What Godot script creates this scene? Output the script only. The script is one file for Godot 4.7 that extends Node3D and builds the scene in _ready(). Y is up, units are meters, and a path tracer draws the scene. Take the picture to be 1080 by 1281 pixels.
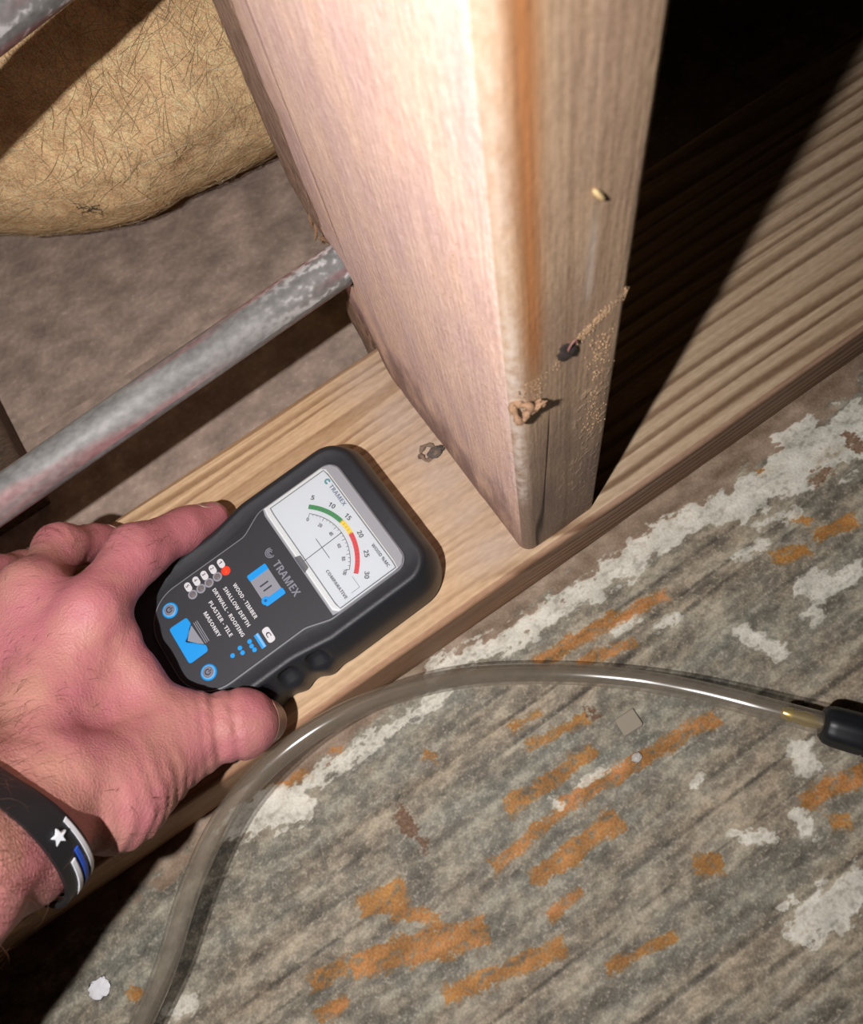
extends Node3D
# A hand presses a moisture meter on the bottom plate of an opened wall; y is up, metres, plate along x.

var noise_a := FastNoiseLite.new()
var bones := []
const SK := 0.0026

func _ready() -> void:
	# ---- camera, air, light, exposure
	var cam := Camera3D.new()
	cam.name = "camera"
	cam.fov = 65.715
	cam.near = 0.02
	cam.far = 20.0
	add_child(cam)
	cam.position = Vector3(-0.0532, 0.3851, 0.0877)
	cam.rotation_order = EULER_ORDER_YXZ
	cam.rotation = Vector3(-1.2034, -0.2243, -0.3902)
	var phys := CameraAttributesPhysical.new()
	phys.frustum_focal_length = 12.0 / tan(deg_to_rad(65.715) / 2.0)
	phys.frustum_focus_distance = 0.34
	phys.exposure_aperture = 11.0
	phys.frustum_near = 0.02
	phys.frustum_far = 20.0
	cam.attributes = phys
	cam.current = true
	var env := Environment.new()
	env.background_mode = Environment.BG_COLOR
	env.background_color = Color(0, 0, 0)
	env.tonemap_mode = Environment.TONE_MAPPER_LINEAR
	env.tonemap_exposure = 1.0
	env.sdfgi_enabled = true
	env.ssao_enabled = true
	env.ssil_enabled = true
	var we := WorldEnvironment.new()
	we.name = "surroundings"
	we.environment = env
	add_child(we)
	var flash := AreaLight3D.new()   # the lamp of the phone that took the picture
	flash.name = "flash_lamp"
	flash.area_size = Vector2(0.008, 0.008)
	flash.light_energy = 0.228
	flash.light_color = Color(1.0, 0.98, 0.975)
	flash.shadow_enabled = true
	flash.set("area_range", 3.0)
	add_child(flash)
	flash.look_at_from_position(Vector3(-0.15, 0.470, 0.080), Vector3(-0.045, 0.03, -0.06), Vector3(1, 0, 0))

	noise_a.seed = 5
	noise_a.frequency = 1.0
	noise_a.fractal_octaves = 4
	make_floor()
	make_wall_back()
	make_plate()
	make_stud()
	make_conduits()
	make_insulation()
	make_meter()
	make_person()
	make_wristband()
	make_hose()
	make_small_things()

# ------------------------------------------------------------ helpers
func tag(o: Node, label: String, category: String, group := "") -> void:
	o.set_meta("label", label)
	o.set_meta("category", category)
	if group != "":
		o.set_meta("group", group)

func obj(called: String, m: Mesh, mat: Material, parent: Node = null) -> MeshInstance3D:
	var o := MeshInstance3D.new()
	o.name = called
	o.mesh = m
	o.material_override = null
	if m is PrimitiveMesh:
		(m as PrimitiveMesh).material = mat
	else:
		for k in m.get_surface_count():
			m.surface_set_material(k, mat)
	(parent if parent else self).add_child(o, true)
	return o

func base(called: String, at: Vector3) -> Node3D:
	var o := Node3D.new()
	o.name = called
	add_child(o, true)
	o.position = at
	return o

func mat(c: Color, rough := 0.6, metal := 0.0) -> StandardMaterial3D:
	var m := StandardMaterial3D.new()
	m.albedo_color = c
	m.roughness = rough
	m.metallic = metal
	return m

func rgb8(r: int, g: int, b: int) -> Color:
	return Color(r / 255.0, g / 255.0, b / 255.0)

# triangles wound clockwise seen from outside; smooth normals by area
func finish(v: PackedVector3Array, uv: PackedVector2Array, idx: PackedInt32Array, auto := true, col := PackedColorArray()) -> ArrayMesh:
	if auto:
		var vol := 0.0
		for t in range(0, idx.size(), 3):
			vol += v[idx[t]].dot(v[idx[t + 1]].cross(v[idx[t + 2]]))
		if vol > 0.0:   # counter-clockwise outward: turn round
			for t in range(0, idx.size(), 3):
				var k := idx[t + 1]
				idx[t + 1] = idx[t + 2]
				idx[t + 2] = k
	var n := PackedVector3Array()
	n.resize(v.size())
	for t in range(0, idx.size(), 3):
		var a := v[idx[t]]
		var f := (v[idx[t + 2]] - a).cross(v[idx[t + 1]] - a)
		n[idx[t]] += f
		n[idx[t + 1]] += f
		n[idx[t + 2]] += f
	for i in n.size():
		n[i] = n[i].normalized() if n[i].length_squared() > 1e-24 else Vector3.UP
	var arr := []
	arr.resize(Mesh.ARRAY_MAX)
	arr[Mesh.ARRAY_VERTEX] = v
	arr[Mesh.ARRAY_NORMAL] = n
	if uv.size() == v.size():
		arr[Mesh.ARRAY_TEX_UV] = uv
	if col.size() == v.size():
		arr[Mesh.ARRAY_COLOR] = col
	arr[Mesh.ARRAY_INDEX] = idx
	var m := ArrayMesh.new()
	m.add_surface_from_arrays(Mesh.PRIMITIVE_TRIANGLES, arr)
	return m

# rings: Array of PackedVector3Array, equal sizes; the ring closes on itself; caps fan to their middles
func loft(rings: Array, us := [], vs := [], caps := true) -> ArrayMesh:
	var v := PackedVector3Array()
	var uv := PackedVector2Array()
	var idx := PackedInt32Array()
	var n: int = rings[0].size()
	var w := n + 1
	var seam_blend := []
	for r in rings.size():
		var ring: PackedVector3Array = rings[r]
		for k in w:
			v.append(ring[k % n])
			var a: float = us[r] if us.size() else r / float(rings.size() - 1)
			var b: float = vs[k] if vs.size() else k / float(n)
			uv.append(Vector2(a, b))
	for r in rings.size() - 1:
		for k in n:
			var i := r * w + k
			idx.append_array([i, i + 1, i + w, i + 1, i + w + 1, i + w])
	if caps:
		for e in [0, rings.size() - 1]:
			var ring: PackedVector3Array = rings[e]
			var mid := Vector3.ZERO
			for p in ring:
				mid += p
			mid /= n
			var first := v.size()
			v.append(mid)
			uv.append(Vector2(0.5, 0.5))
			for k in n:
				v.append(ring[k])
				uv.append(uv[e * w + k])
			for k in n:
				if e == 0:
					idx.append_array([first, first + 1 + (k + 1) % n, first + 1 + k])
				else:
					idx.append_array([first, first + 1 + k, first + 1 + (k + 1) % n])
	return finish(v, uv, idx, caps)

# outline given as points with a fillet radius each (r, u, radius), resampled evenly
func outline(pts: Array, count: int) -> PackedVector2Array:
	var path := PackedVector2Array()
	var n := pts.size()
	for i in n:
		var p := Vector2(pts[i][0], pts[i][1])
		var a := Vector2(pts[(i + n - 1) % n][0], pts[(i + n - 1) % n][1]) - p
		var b := Vector2(pts[(i + 1) % n][0], pts[(i + 1) % n][1]) - p
		var r: float = pts[i][2]
		if r <= 0.0:
			path.append(p)
			continue
		var half := absf(a.angle_to(b)) / 2.0
		var cut := minf(r / tan(half), 0.49 * minf(a.length(), b.length()))
		var rr := cut * tan(half)
		var mid := (a.normalized() + b.normalized()).normalized()
		var c := p + mid * (rr / sin(half))
		var s := p + a.normalized() * cut - c
		var e := p + b.normalized() * cut - c
		var turn := s.angle_to(e)
		for k in 13:
			path.append(c + s.rotated(turn * k / 12.0))
	var length := 0.0
	var m := path.size()
	for i in m:
		length += path[i].distance_to(path[(i + 1) % m])
	var out := PackedVector2Array()
	var step := length / count
	var seg := 0
	var along := 0.0
	for k in count:
		var want := k * step
		while true:
			var d := path[seg % m].distance_to(path[(seg + 1) % m])
			if along + d >= want or seg > m:
				out.append(path[seg % m].lerp(path[(seg + 1) % m], (want - along) / maxf(d, 1e-9)))
				break
			along += d
			seg += 1
	return out

func inset(o: PackedVector2Array, by: float) -> PackedVector2Array:
	var out := PackedVector2Array()
	var n := o.size()
	var area := 0.0
	for i in n:
		area += o[i].cross(o[(i + 1) % n])
	for i in n:
		var t := (o[(i + 1) % n] - o[(i + n - 1) % n]).normalized()
		var nor := Vector2(t.y, -t.x) * signf(area)
		out.append(o[i] - nor * by)
	return out

# flat plate from an outline in mm (r to the right, u up), between heights h0 and h1 mm, with a small bevel
func slab(o: PackedVector2Array, h0: float, h1: float, bevel := 0.3) -> ArrayMesh:
	var rings := []
	for s in [[h0, 0.0], [h1 - bevel, 0.0], [h1 - bevel * 0.3, bevel * 0.3], [h1, bevel]]:
		var ring := PackedVector3Array()
		var q := inset(o, s[1])
		for p in q:
			ring.append(Vector3(p.x, s[0], -p.y) * 0.001)
		rings.append(ring)
	return loft(rings)

func poly(pts: Array, h0: float, h1: float, bevel := 0.1) -> ArrayMesh:
	var q := []
	for p in pts:
		q.append([p[0], p[1], p[2] if p.size() > 2 else 0.0])
	return slab(outline(q, maxi(48, pts.size() * 12)), h0, h1, bevel)

func disc_outline(r: float, u: float, rad: float, n := 40) -> PackedVector2Array:
	var o := PackedVector2Array()
	for k in n:
		var a := TAU * k / n
		o.append(Vector2(r + cos(a) * rad, u + sin(a) * rad))
	return o

func tube_along(pts: PackedVector3Array, radius: float, sides := 24, radii := PackedFloat32Array(), caps := true) -> ArrayMesh:
	var rings := []
	var us := []
	var up := Vector3.UP
	var len := 0.0
	for i in pts.size():
		var t := (pts[mini(i + 1, pts.size() - 1)] - pts[maxi(i - 1, 0)]).normalized()
		if absf(t.dot(up)) > 0.95:
			up = Vector3(1, 0, 0)
		var s := t.cross(up).normalized()
		up = s.cross(t).normalized()
		var r := radii[i] if radii.size() else radius
		var ring := PackedVector3Array()
		for k in sides:
			var a := TAU * k / sides
			ring.append(pts[i] + (s * cos(a) + up * sin(a)) * r)
		rings.append(ring)
		if i:
			len += pts[i].distance_to(pts[i - 1])
		us.append(len / 0.1)
	return loft(rings, us, [], caps)

func spline(pts: Array, per: int) -> PackedVector3Array:
	var out := PackedVector3Array()
	for i in pts.size() - 1:
		var a: Vector3 = pts[maxi(i - 1, 0)]
		var b: Vector3 = pts[i]
		var c: Vector3 = pts[i + 1]
		var d: Vector3 = pts[mini(i + 2, pts.size() - 1)]
		for k in per:
			out.append(b.cubic_interpolate(c, a, d, k / float(per)))
	out.append(pts[-1])
	return out

# grey noise picture as bytes; sx, sy stretch it
func grain(w: int, h: int, sx: float, sy: float, freq: float, seed_: int, octaves := 4, kind := FastNoiseLite.TYPE_SIMPLEX_SMOOTH) -> PackedByteArray:
	var n := FastNoiseLite.new()
	n.seed = seed_
	n.noise_type = kind
	n.frequency = freq
	n.fractal_octaves = octaves
	var im := n.get_image(maxi(4, ceili(w / sx)), maxi(4, ceili(h / sy)))
	im.convert(Image.FORMAT_L8)
	if im.get_width() != w or im.get_height() != h:
		im.resize(w, h, Image.INTERPOLATE_CUBIC)
	return im.get_data()

func texture_of(w: int, h: int, data: PackedByteArray) -> ImageTexture:
	return ImageTexture.create_from_image(Image.create_from_data(w, h, false, Image.FORMAT_RGB8, data))

func relief_of(w: int, h: int, data: PackedFloat32Array) -> ImageTexture:
	return ImageTexture.create_from_image(Image.create_from_data(w, h, false, Image.FORMAT_RF, data.to_byte_array()))

# a repeating all-purpose grain for metals, rubber, skin
func grain_texture(freq: float, seed_: int, kind: int, lo: Color, hi: Color) -> NoiseTexture2D:
	var n := FastNoiseLite.new()
	n.seed = seed_
	n.noise_type = kind
	n.frequency = freq
	n.fractal_octaves = 4
	var g := Gradient.new()
	g.set_color(0, lo)
	g.set_color(1, hi)
	var t := NoiseTexture2D.new()
	t.width = 512
	t.height = 512
	t.seamless = true
	t.noise = n
	t.color_ramp = g
	return t

# ------------------------------------------------------------ floor
func make_floor() -> void:
	var w := 1600
	var h := 800
	var x0 := -0.38
	var z0 := -0.02
	var mm := 0.42
	var size := w * h
	var streak := grain(w, h, 5.0, 1.0, 0.045, 11, 5)
	var ridge := grain(w, h, 40.0, 1.0, 0.02, 12, 3)
	var blot := grain(w, h, 1.7, 1.0, 0.03, 13, 5)
	var crust := grain(w, h, 1.5, 1.0, 0.10, 17, 4)
	var fine := grain(w, h, 1.0, 1.0, 0.26, 14, 3)
	var edge := grain(w, h, 2.2, 1.0, 0.05, 15, 5)
	var wide := grain(w, h, 5.0, 1.0, 0.008, 16, 3)
	var R := PackedFloat32Array()
	var G := PackedFloat32Array()
	var B := PackedFloat32Array()
	var H := PackedFloat32Array()
	for a in [R, G, B, H]:
		a.resize(size)
	R.resize(size)
	G.resize(size)
	B.resize(size)
	H.resize(size)
	for y in h:
		var z := z0 * 1000.0 + y * mm
		for x in w:
			var i := y * w + x
			var s := streak[i] / 255.0 - 0.5
			var b := blot[i] / 255.0 - 0.5
			var f := fine[i] / 255.0 - 0.5
			var wd := wide[i] / 255.0 - 0.5
			# trowelled ridges run along the plate
			var ph := (z + (ridge[i] / 255.0 - 0.5) * 9.0) / 12.0
			ph -= floorf(ph)
			var rd := smoothstep(0.0, 0.16, ph) * (1.0 - smoothstep(0.84, 1.0, ph))
			var strong := clampf(0.35 + wd * 2.2 + s, 0.0, 1.0)
			var cr := crust[i] / 255.0 - 0.5
			var flake := smoothstep(-0.03, 0.03, cr + b * 0.6) - 0.5
			var v := 0.525 + s * 0.20 + b * 0.20 + cr * 0.10 + flake * 0.04 + f * 0.16 + (rd - 0.75) * 0.19 * strong
			var warm := clampf(0.5 + wd * 1.3 - s * 0.7, 0.0, 1.0)
			R[i] = v * (0.985 + 0.06 * warm + b * 0.03)
			G[i] = v * (0.965 - 0.01 * warm)
			B[i] = v * (0.87 - 0.05 * warm - b * 0.03)
			H[i] = 0.32 + (rd - 0.75) * 0.3 * strong + s * 0.14 + f * 0.14 + b * 0.12 + cr * 0.26
			# light mineral specks
			var sp := smoothstep(0.60, 0.74, fine[i] / 255.0) * smoothstep(0.48, 0.62, crust[i] / 255.0)
			if sp > 0.0:
				R[i] = lerpf(R[i], 0.72, sp * 0.55)
				G[i] = lerpf(G[i], 0.69, sp * 0.5)
				B[i] = lerpf(B[i], 0.62, sp * 0.5)
			# brown skim of glue beside the plate
			var bd := 1.0 - smoothstep(-3.0, 3.0, z - 18.0 - (edge[i] / 255.0 - 0.5) * 22.0 - wd * 16.0)
			if bd > 0.0:
				R[i] = lerpf(R[i], 0.57 + b * 0.25 + f * 0.08, bd * 0.85)
				G[i] = lerpf(G[i], 0.485 + b * 0.25 + f * 0.08, bd * 0.85)
				B[i] = lerpf(B[i], 0.41 + b * 0.25 + f * 0.08, bd * 0.85)
	# patches of paint (1), old orange glue (0) and dark rust (2): x, z of both ends and width in mm
	var patches := [
	[0,-21,37,20,41,6.3], [0,22,42,47,46,4.9], [0,-5,49,20,55,5.1], [0,-49,55,-36,56,3.2], [0,-47,66,-20,70,4.6], [0,-70,83,-27,84,7.4],
	[0,-50,95,-10,99,7.3], [0,-10,99,28,103,6.6], [0,-90,98,-52,97,5.2], [0,-77,113,-36,113,8.9], [0,-82,128,-65,128,4.0], [0,-17,147,-10,151,7.8],
	[0,37,151,69,157,7.9], [0,41,165,45,167,5.3], [0,101,62,114,67,6.3], [0,122,52,125,57,4.9], [0,123,64,142,69,6.7], [0,-149,80,-133,85,10.0],
	[0,-138,90,-124,102,6.5], [0,-184,93,-171,96,7.1], [0,-188,106,-177,107,6.3], [0,-162,14,-142,17,4.9], [0,-257,51,-255,55,4.5], [0,-163,98,-111,117,11.4],
	[0,-137,129,-86,140,7.2], [0,-73,157,-44,162,4.1], [0,-90,42,-87,46,3.6], [0,-126,14,-123,17,3.8], [0,124,24,134,28,4.0], [0,144,36,163,37,6.3],
	[1,-66,11,-24,20,10.0], [1,-24,20,21,23,10.0], [1,21,23,66,22,13.2], [1,66,22,105,29,13.3], [1,105,30,141,34,17.1], [1,145,29,183,38,27.3],
	[1,106,45,125,51,4.6], [1,102,82,125,89,11.3], [1,64,80,72,97,6.9], [1,94,92,97,93,6.3], [1,50,134,50,139,10.6], [1,87,50,102,54,4.1],
	[1,31,155,30,162,6.6], [1,4,146,15,155,4.8], [1,6,187,37,190,16.6], [1,-182,17,-154,27,14.8], [1,-165,15,-151,21,9.0], [1,-143,20,-106,23,7.5],
	[1,-101,22,-65,24,6.0], [1,-247,68,-235,70,5.4], [1,2,122,7,121,3.2], [1,17,47,30,49,3.0], [1,-16,18,-16,28,3.8], [1,-41,92,-24,94,2.3],
	[1,-53,90,-52,95,2.7], [1,34,56,45,57,2.9], [2,-114,57,-113,73,6.2], [2,-15,67,-14,72,2.8], [2,143,43,150,43,5.4], [2,171,35,171,43,5.5]]
	for p in patches:
		var a := Vector2(p[1], p[2])
		var c := Vector2(p[3], p[4])
		var half: float = p[5] / 2.0
		var kind: int = p[0]
		var hue := fposmod(p[1] * 0.137 + p[2] * 0.071, 1.0)
		var reach := half + 7.0
		var xa := clampi(int((minf(a.x, c.x) - reach - x0 * 1000.0) / mm), 0, w - 1)
		var xb := clampi(int((maxf(a.x, c.x) + reach - x0 * 1000.0) / mm), 0, w - 1)
		var ya := clampi(int((minf(a.y, c.y) - reach - z0 * 1000.0) / mm), 0, h - 1)
		var yb := clampi(int((maxf(a.y, c.y) + reach - z0 * 1000.0) / mm), 0, h - 1)
		var ab := c - a
		var ll := maxf(ab.length_squared(), 0.001)
		var rag := 0.8 + half * (0.28 if kind == 0 else 0.5)
		for y in range(ya, yb + 1):
			for x in range(xa, xb + 1):
				var i := y * w + x
				var q := Vector2(x0 * 1000.0 + x * mm, z0 * 1000.0 + y * mm) - a
				var t := clampf(q.dot(ab) / ll, 0.0, 1.0)
				var plain_d := (q - ab * t).length() - half
				if kind == 0:   # trowel strips have square ends
					var un := ab.normalized()
					plain_d = maxf(absf(q.cross(un)) - half, absf((q - ab * 0.5).dot(un)) - sqrt(ll) * 0.5 - half * 0.6)
				var d := plain_d + (edge[i] / 255.0 - 0.5) * 2.6 * rag + (crust[i] / 255.0 - 0.5) * (3.0 if kind == 0 else 6.0) + (fine[i] / 255.0 - 0.5) * 2.4
				var m := 1.0 - smoothstep(-0.9, 0.9, d)
				if m <= 0.0:
					continue
				var b := blot[i] / 255.0 - 0.5
				var f := fine[i] / 255.0 - 0.5
				var s := streak[i] / 255.0 - 0.5
				if kind == 0:
					m *= clampf(1.05 + s * 0.8 + (crust[i] / 255.0 - 0.5) * 2.6, 0.25, 1.0) * 0.92
					var k := clampf(0.5 + b * 1.8, 0.0, 1.0)
					R[i] = lerpf(R[i], lerpf(0.58, lerpf(0.70, 0.82, hue), k) + f * 0.16, m)
					G[i] = lerpf(G[i], lerpf(0.40, lerpf(0.50, 0.54, hue), k) + f * 0.16, m)
					B[i] = lerpf(B[i], lerpf(0.20, lerpf(0.23, 0.33, hue), k) + f * 0.12, m)
					H[i] = lerpf(H[i], 0.42 + s * 0.15 + f * 0.1, m * 0.8)
				elif kind == 1:
					m *= clampf(1.0 + (crust[i] / 255.0 - 0.5) * 1.2, 0.6, 1.0)
					R[i] = lerpf(R[i], 0.86 + b * 0.2 + f * 0.14, m * 0.95)
					G[i] = lerpf(G[i], 0.845 + b * 0.2 + f * 0.14, m * 0.95)
					B[i] = lerpf(B[i], 0.79 + b * 0.2 + f * 0.14, m * 0.95)
					H[i] = lerpf(H[i], 0.62 + f * 0.16 + b * 0.1, m * 0.8)
				else:
					R[i] = lerpf(R[i], 0.42 + f * 0.2, m * 0.7)
					G[i] = lerpf(G[i], 0.29 + f * 0.2, m * 0.7)
					B[i] = lerpf(B[i], 0.2 + f * 0.15, m * 0.7)
	var data := PackedByteArray()
	data.resize(size * 3)
	for i in size:
		data[i * 3] = int(clampf(R[i], 0.0, 1.0) * 255.0)
		data[i * 3 + 1] = int(clampf(G[i], 0.0, 1.0) * 255.0)
		data[i * 3 + 2] = int(clampf(B[i], 0.0, 1.0) * 255.0)
	var m := StandardMaterial3D.new()
	m.albedo_texture = texture_of(w, h, data)
	m.roughness = 0.62
	m.metallic_specular = 0.35
	m.heightmap_enabled = true
	m.heightmap_texture = relief_of(w, h, H)
	m.heightmap_scale = 0.10
	m.texture_repeat = false
	# the front part: a fine grid that follows the relief
	var v := PackedVector3Array()
	var uv := PackedVector2Array()
	var idx := PackedInt32Array()
	var nx := 320
	var nz := 160
	for j in nz + 1:
		for k in nx + 1:
			var px := mini(w - 1, k * w / nx)
			var py := mini(h - 1, j * h / nz)
			var lift := (H[py * w + px] - 0.75) * 0.0010
			v.append(Vector3(x0 + k * w * mm * 0.001 / nx, lift, z0 + j * h * mm * 0.001 / nz))
			uv.append(Vector2(k / float(nx), j / float(nz)))
	for j in nz:
		for k in nx:
			var i := j * (nx + 1) + k
			idx.append_array([i, i + 1, i + nx + 1, i + 1, i + nx + 2, i + nx + 1])
	var fl := obj("floor", finish(v, uv, idx, false), m)
	fl.set_meta("kind", "structure")
	tag(fl, "rough concrete slab with trowel ridges, old orange glue and white paint in front of the wood", "floor")
	# the bare concrete under and behind the plate, and the thickness of the slab
	w = 1024
	h = 640
	var c1 := grain(w, h, 1.0, 1.0, 0.012, 21, 5)
	var c2 := grain(w, h, 1.0, 1.0, 0.1, 22, 4)
	var c3 := grain(w, h, 1.6, 1.0, 0.03, 23, 5)
	data = PackedByteArray()
	data.resize(w * h * 3)
	var rel := PackedFloat32Array()
	rel.resize(w * h)
	for i in w * h:
		var a := c1[i] / 255.0 - 0.5
		var f := c2[i] / 255.0 - 0.5
		var b := c3[i] / 255.0 - 0.5
		var t := 0.62 + a * 0.14 + f * 0.08 + b * 0.16
		var sp := smoothstep(0.74, 0.84, c2[i] / 255.0) * 0.04
		data[i * 3] = int(clampf(t * 1.02 + sp, 0, 1) * 255)
		data[i * 3 + 1] = int(clampf(t * 0.905 + sp, 0, 1) * 255)
		data[i * 3 + 2] = int(clampf(t * 0.825 + sp, 0, 1) * 255)
		rel[i] = 0.5 + f * 0.5 + b * 0.5
	var m2 := StandardMaterial3D.new()
	m2.albedo_texture = texture_of(w, h, data)
	m2.heightmap_enabled = true
	m2.heightmap_texture = relief_of(w, h, rel)
	m2.heightmap_scale = 0.045
	m2.roughness = 0.85
	m2.metallic_specular = 0.3
	v = PackedVector3Array()
	uv = PackedVector2Array()
	idx = PackedInt32Array()
	for j in 33:
		for k in 61:
			var x := -0.7 + k * 0.02
			var z := -0.55 + j * 0.44 / 32.0
			v.append(Vector3(x, noise_a.get_noise_2d(x * 30.0, z * 30.0) * 0.0012 - 0.0006, z))
			uv.append(Vector2((x + 0.7) / 0.5, (z + 0.55) / 0.3125))
	for j in 32:
		for k in 60:
			var i := j * 61 + k
			idx.append_array([i, i + 1, i + 61, i + 1, i + 62, i + 61])
	var back := obj("bare_concrete", finish(v, uv, idx, false), m2, fl)
	back.set_meta("kind", "structure")
	var box := BoxMesh.new()
	box.size = Vector3(1.2, 0.05, 1.0)
	var under := obj("slab", box, m2, fl)
	under.position = Vector3(-0.1, -0.03, -0.08)
	under.set_meta("kind", "structure")

func make_wall_back() -> void:
	var box := BoxMesh.new()
	box.size = Vector3(1.2, 0.75, 0.02)
	var o := obj("wall_back", box, mat(rgb8(96, 74, 52), 0.9))
	o.position = Vector3(-0.1, 0.37, -0.53)
	o.set_meta("kind", "structure")
	tag(o, "dark sheathing at the back of the wall cavity", "wall")

# ------------------------------------------------------------ the plate
func make_plate() -> void:
	var w := 2000
	var h := 420
	var mm := 0.45
	var fibre := grain(w, h, 60.0, 1.0, 0.16, 31, 4)
	var warp := grain(w, h, 24.0, 1.0, 0.012, 32, 2)
	var blot := grain(w, h, 6.0, 1.0, 0.012, 33, 4)
	var fine := grain(w, h, 3.0, 1.0, 0.2, 34, 3)
	var data := PackedByteArray()
	data.resize(w * h * 3)
	var rel := PackedFloat32Array()
	rel.resize(w * h)
	for y in h:
		var z := y * mm          # 0 at the back edge, 140 at the front edge, then the front face
		for x in w:
			var i := y * w + x
			var X := -480.0 + x * mm
			var wv := warp[i] / 255.0 - 0.5
			var f := fibre[i] / 255.0 - 0.5
			var b := blot[i] / 255.0 - 0.5
			# growth rings cut along the board: tight at the back and right of the stud, broad at the front left
			var right := smoothstep(-40.0, 60.0, X)
			var t := z + wv * lerpf(30.0, 13.0, right) + sin(X * 0.012) * 4.0
			var broad := smoothstep(30.0, 85.0, z) * (1.0 - right)
			var ph := t / lerpf(7.6, 8.6, right) + broad * 0.4 * sin(t * 0.11)
			var k := ph - floorf(ph)
			var late := smoothstep(lerpf(0.28, 0.40, right), 0.82, k) * (1.0 - smoothstep(0.86, 1.0, k))
			late *= lerpf(0.62, 0.9, right) * (1.0 - broad * 0.62) * clampf(0.85 + b * lerpf(1.5, 0.7, right), 0.2, 1.2)
			var r := 0.785 + f * 0.11 + b * 0.09
			var g := 0.66 + f * 0.115 + b * 0.09
			var bl := 0.52 + f * 0.11 + b * 0.08
			if right > 0.0:
				r -= 0.06 * right
				g -= 0.03 * right
			r -= late * 0.28
			g -= late * 0.285
			bl -= late * 0.26
			var fn := (fine[i] / 255.0 - 0.5) * 0.07
			# dust that settled round the foot of the stud
			var dx := X + 10.0
			var dust := clampf(1.15 - absf(dx) / 24.0, 0.0, 1.0) * smoothstep(-10.0, 20.0, z) * (1.0 - smoothstep(128.0, 140.0, z)) * clampf(0.6 + b * 2.0, 0.0, 1.0) * 0.8
			r = lerpf(r, 0.74, dust)
			g = lerpf(g, 0.655, dust)
			bl = lerpf(bl, 0.59, dust)
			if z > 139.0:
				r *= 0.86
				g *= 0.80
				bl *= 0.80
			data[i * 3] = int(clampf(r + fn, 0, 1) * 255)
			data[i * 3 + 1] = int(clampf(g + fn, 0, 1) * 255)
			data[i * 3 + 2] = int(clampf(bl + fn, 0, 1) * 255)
			rel[i] = 0.5 + f * 0.3 - late * 0.35 + (fine[i] / 255.0 - 0.5) * 0.25
	var m := StandardMaterial3D.new()
	m.albedo_texture = texture_of(w, h, data)
	m.heightmap_enabled = true
	m.heightmap_texture = relief_of(w, h, rel)
	m.heightmap_scale = 0.05
	m.roughness = 0.6
	m.metallic_specular = 0.35
	var zf := 0.0052
	var zb := zf - 0.14
	# cross-section from the back top edge forwards and round
	var sec := []
	var rr := 0.003
	for k in 5:
		var a := PI / 2 * k / 4.0
		sec.append(Vector2(zb + rr - cos(a) * rr, 0.038 - rr + sin(a) * rr))
	for k in range(1, 24):
		sec.append(Vector2(lerpf(zb + rr, zf - rr, k / 24.0), 0.038))
	for k in 7:
		var a := PI / 2 * k / 6.0
		sec.append(Vector2(zf - rr + sin(a) * rr, 0.038 - rr + cos(a) * rr))
	for k in range(1, 6):
		sec.append(Vector2(zf, lerpf(0.035, 0.001, k / 5.0)))
	sec.append(Vector2(zf - 0.001, 0.0))
	sec.append(Vector2(zb + 0.001, 0.0))
	sec.append(Vector2(zb, 0.001))
	sec.append(Vector2(zb, 0.02))
	var vs := []
	var run := 0.0
	for k in sec.size() + 1:
		vs.append(run / (h * mm * 0.001))
		run += sec[k % sec.size()].distance_to(sec[(k + 1) % sec.size()])
	var rings := []
	var us := []
	for k in 121:
		var x := lerpf(-0.48, 0.42, k / 120.0)
		var ring := PackedVector3Array()
		for q in sec:
			var wob := noise_a.get_noise_3d(x * 9.0, q.x * 40.0, q.y * 40.0) * 0.0007
			ring.append(Vector3(x, q.y + wob * (1.0 if q.y > 0.03 else 0.0), q.x + wob))
		rings.append(ring)
		us.append((x + 0.48) / (w * mm * 0.001))
	var o := base("bottom_plate", Vector3.ZERO)
	tag(o, "long pale pine board with bold grain lying flat on the concrete under the upright stud", "board")
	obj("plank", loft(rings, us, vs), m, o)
	# torn knot beside the foot of the stud
	var km := mat(rgb8(150, 128, 110), 0.8)
	km.heightmap_enabled = true
	km.heightmap_texture = grain_texture(0.05, 35, FastNoiseLite.TYPE_SIMPLEX, Color.BLACK, Color.WHITE)
	km.uv1_triplanar = true
	km.uv1_scale = Vector3(60, 60, 60)
	km.heightmap_scale = 0.06
	var pts := PackedVector3Array()
	for k in 15:
		var a := TAU * 0.86 * k / 14.0 + 0.6
		var r := 0.0042 + noise_a.get_noise_1d(k * 0.7) * 0.0014
		pts.append(Vector3(cos(a) * r * 1.3, 0.0388 + 0.0012 * sin(k * 1.3), sin(a) * r))
	var rad := PackedFloat32Array()
	for k in 15:
		rad.append(0.0013 + 0.0007 * sin(k * 2.1))
	var kn := obj("torn_knot", tube_along(pts, 0.0015, 8, rad), km, o)
	kn.position = Vector3(-0.0075, 0.0, -0.0685)
	kn.scale = Vector3(0.8, 1, 0.8)
	kn.position.y = -0.0004
	var dk := obj("knot_centre", lump(0.0040, 0.0018, 0.0026, 7, 0.7), mat(rgb8(98, 88, 82), 0.85), o)
	dk.position = Vector3(-0.0045, 0.0385, -0.0665)

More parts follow.
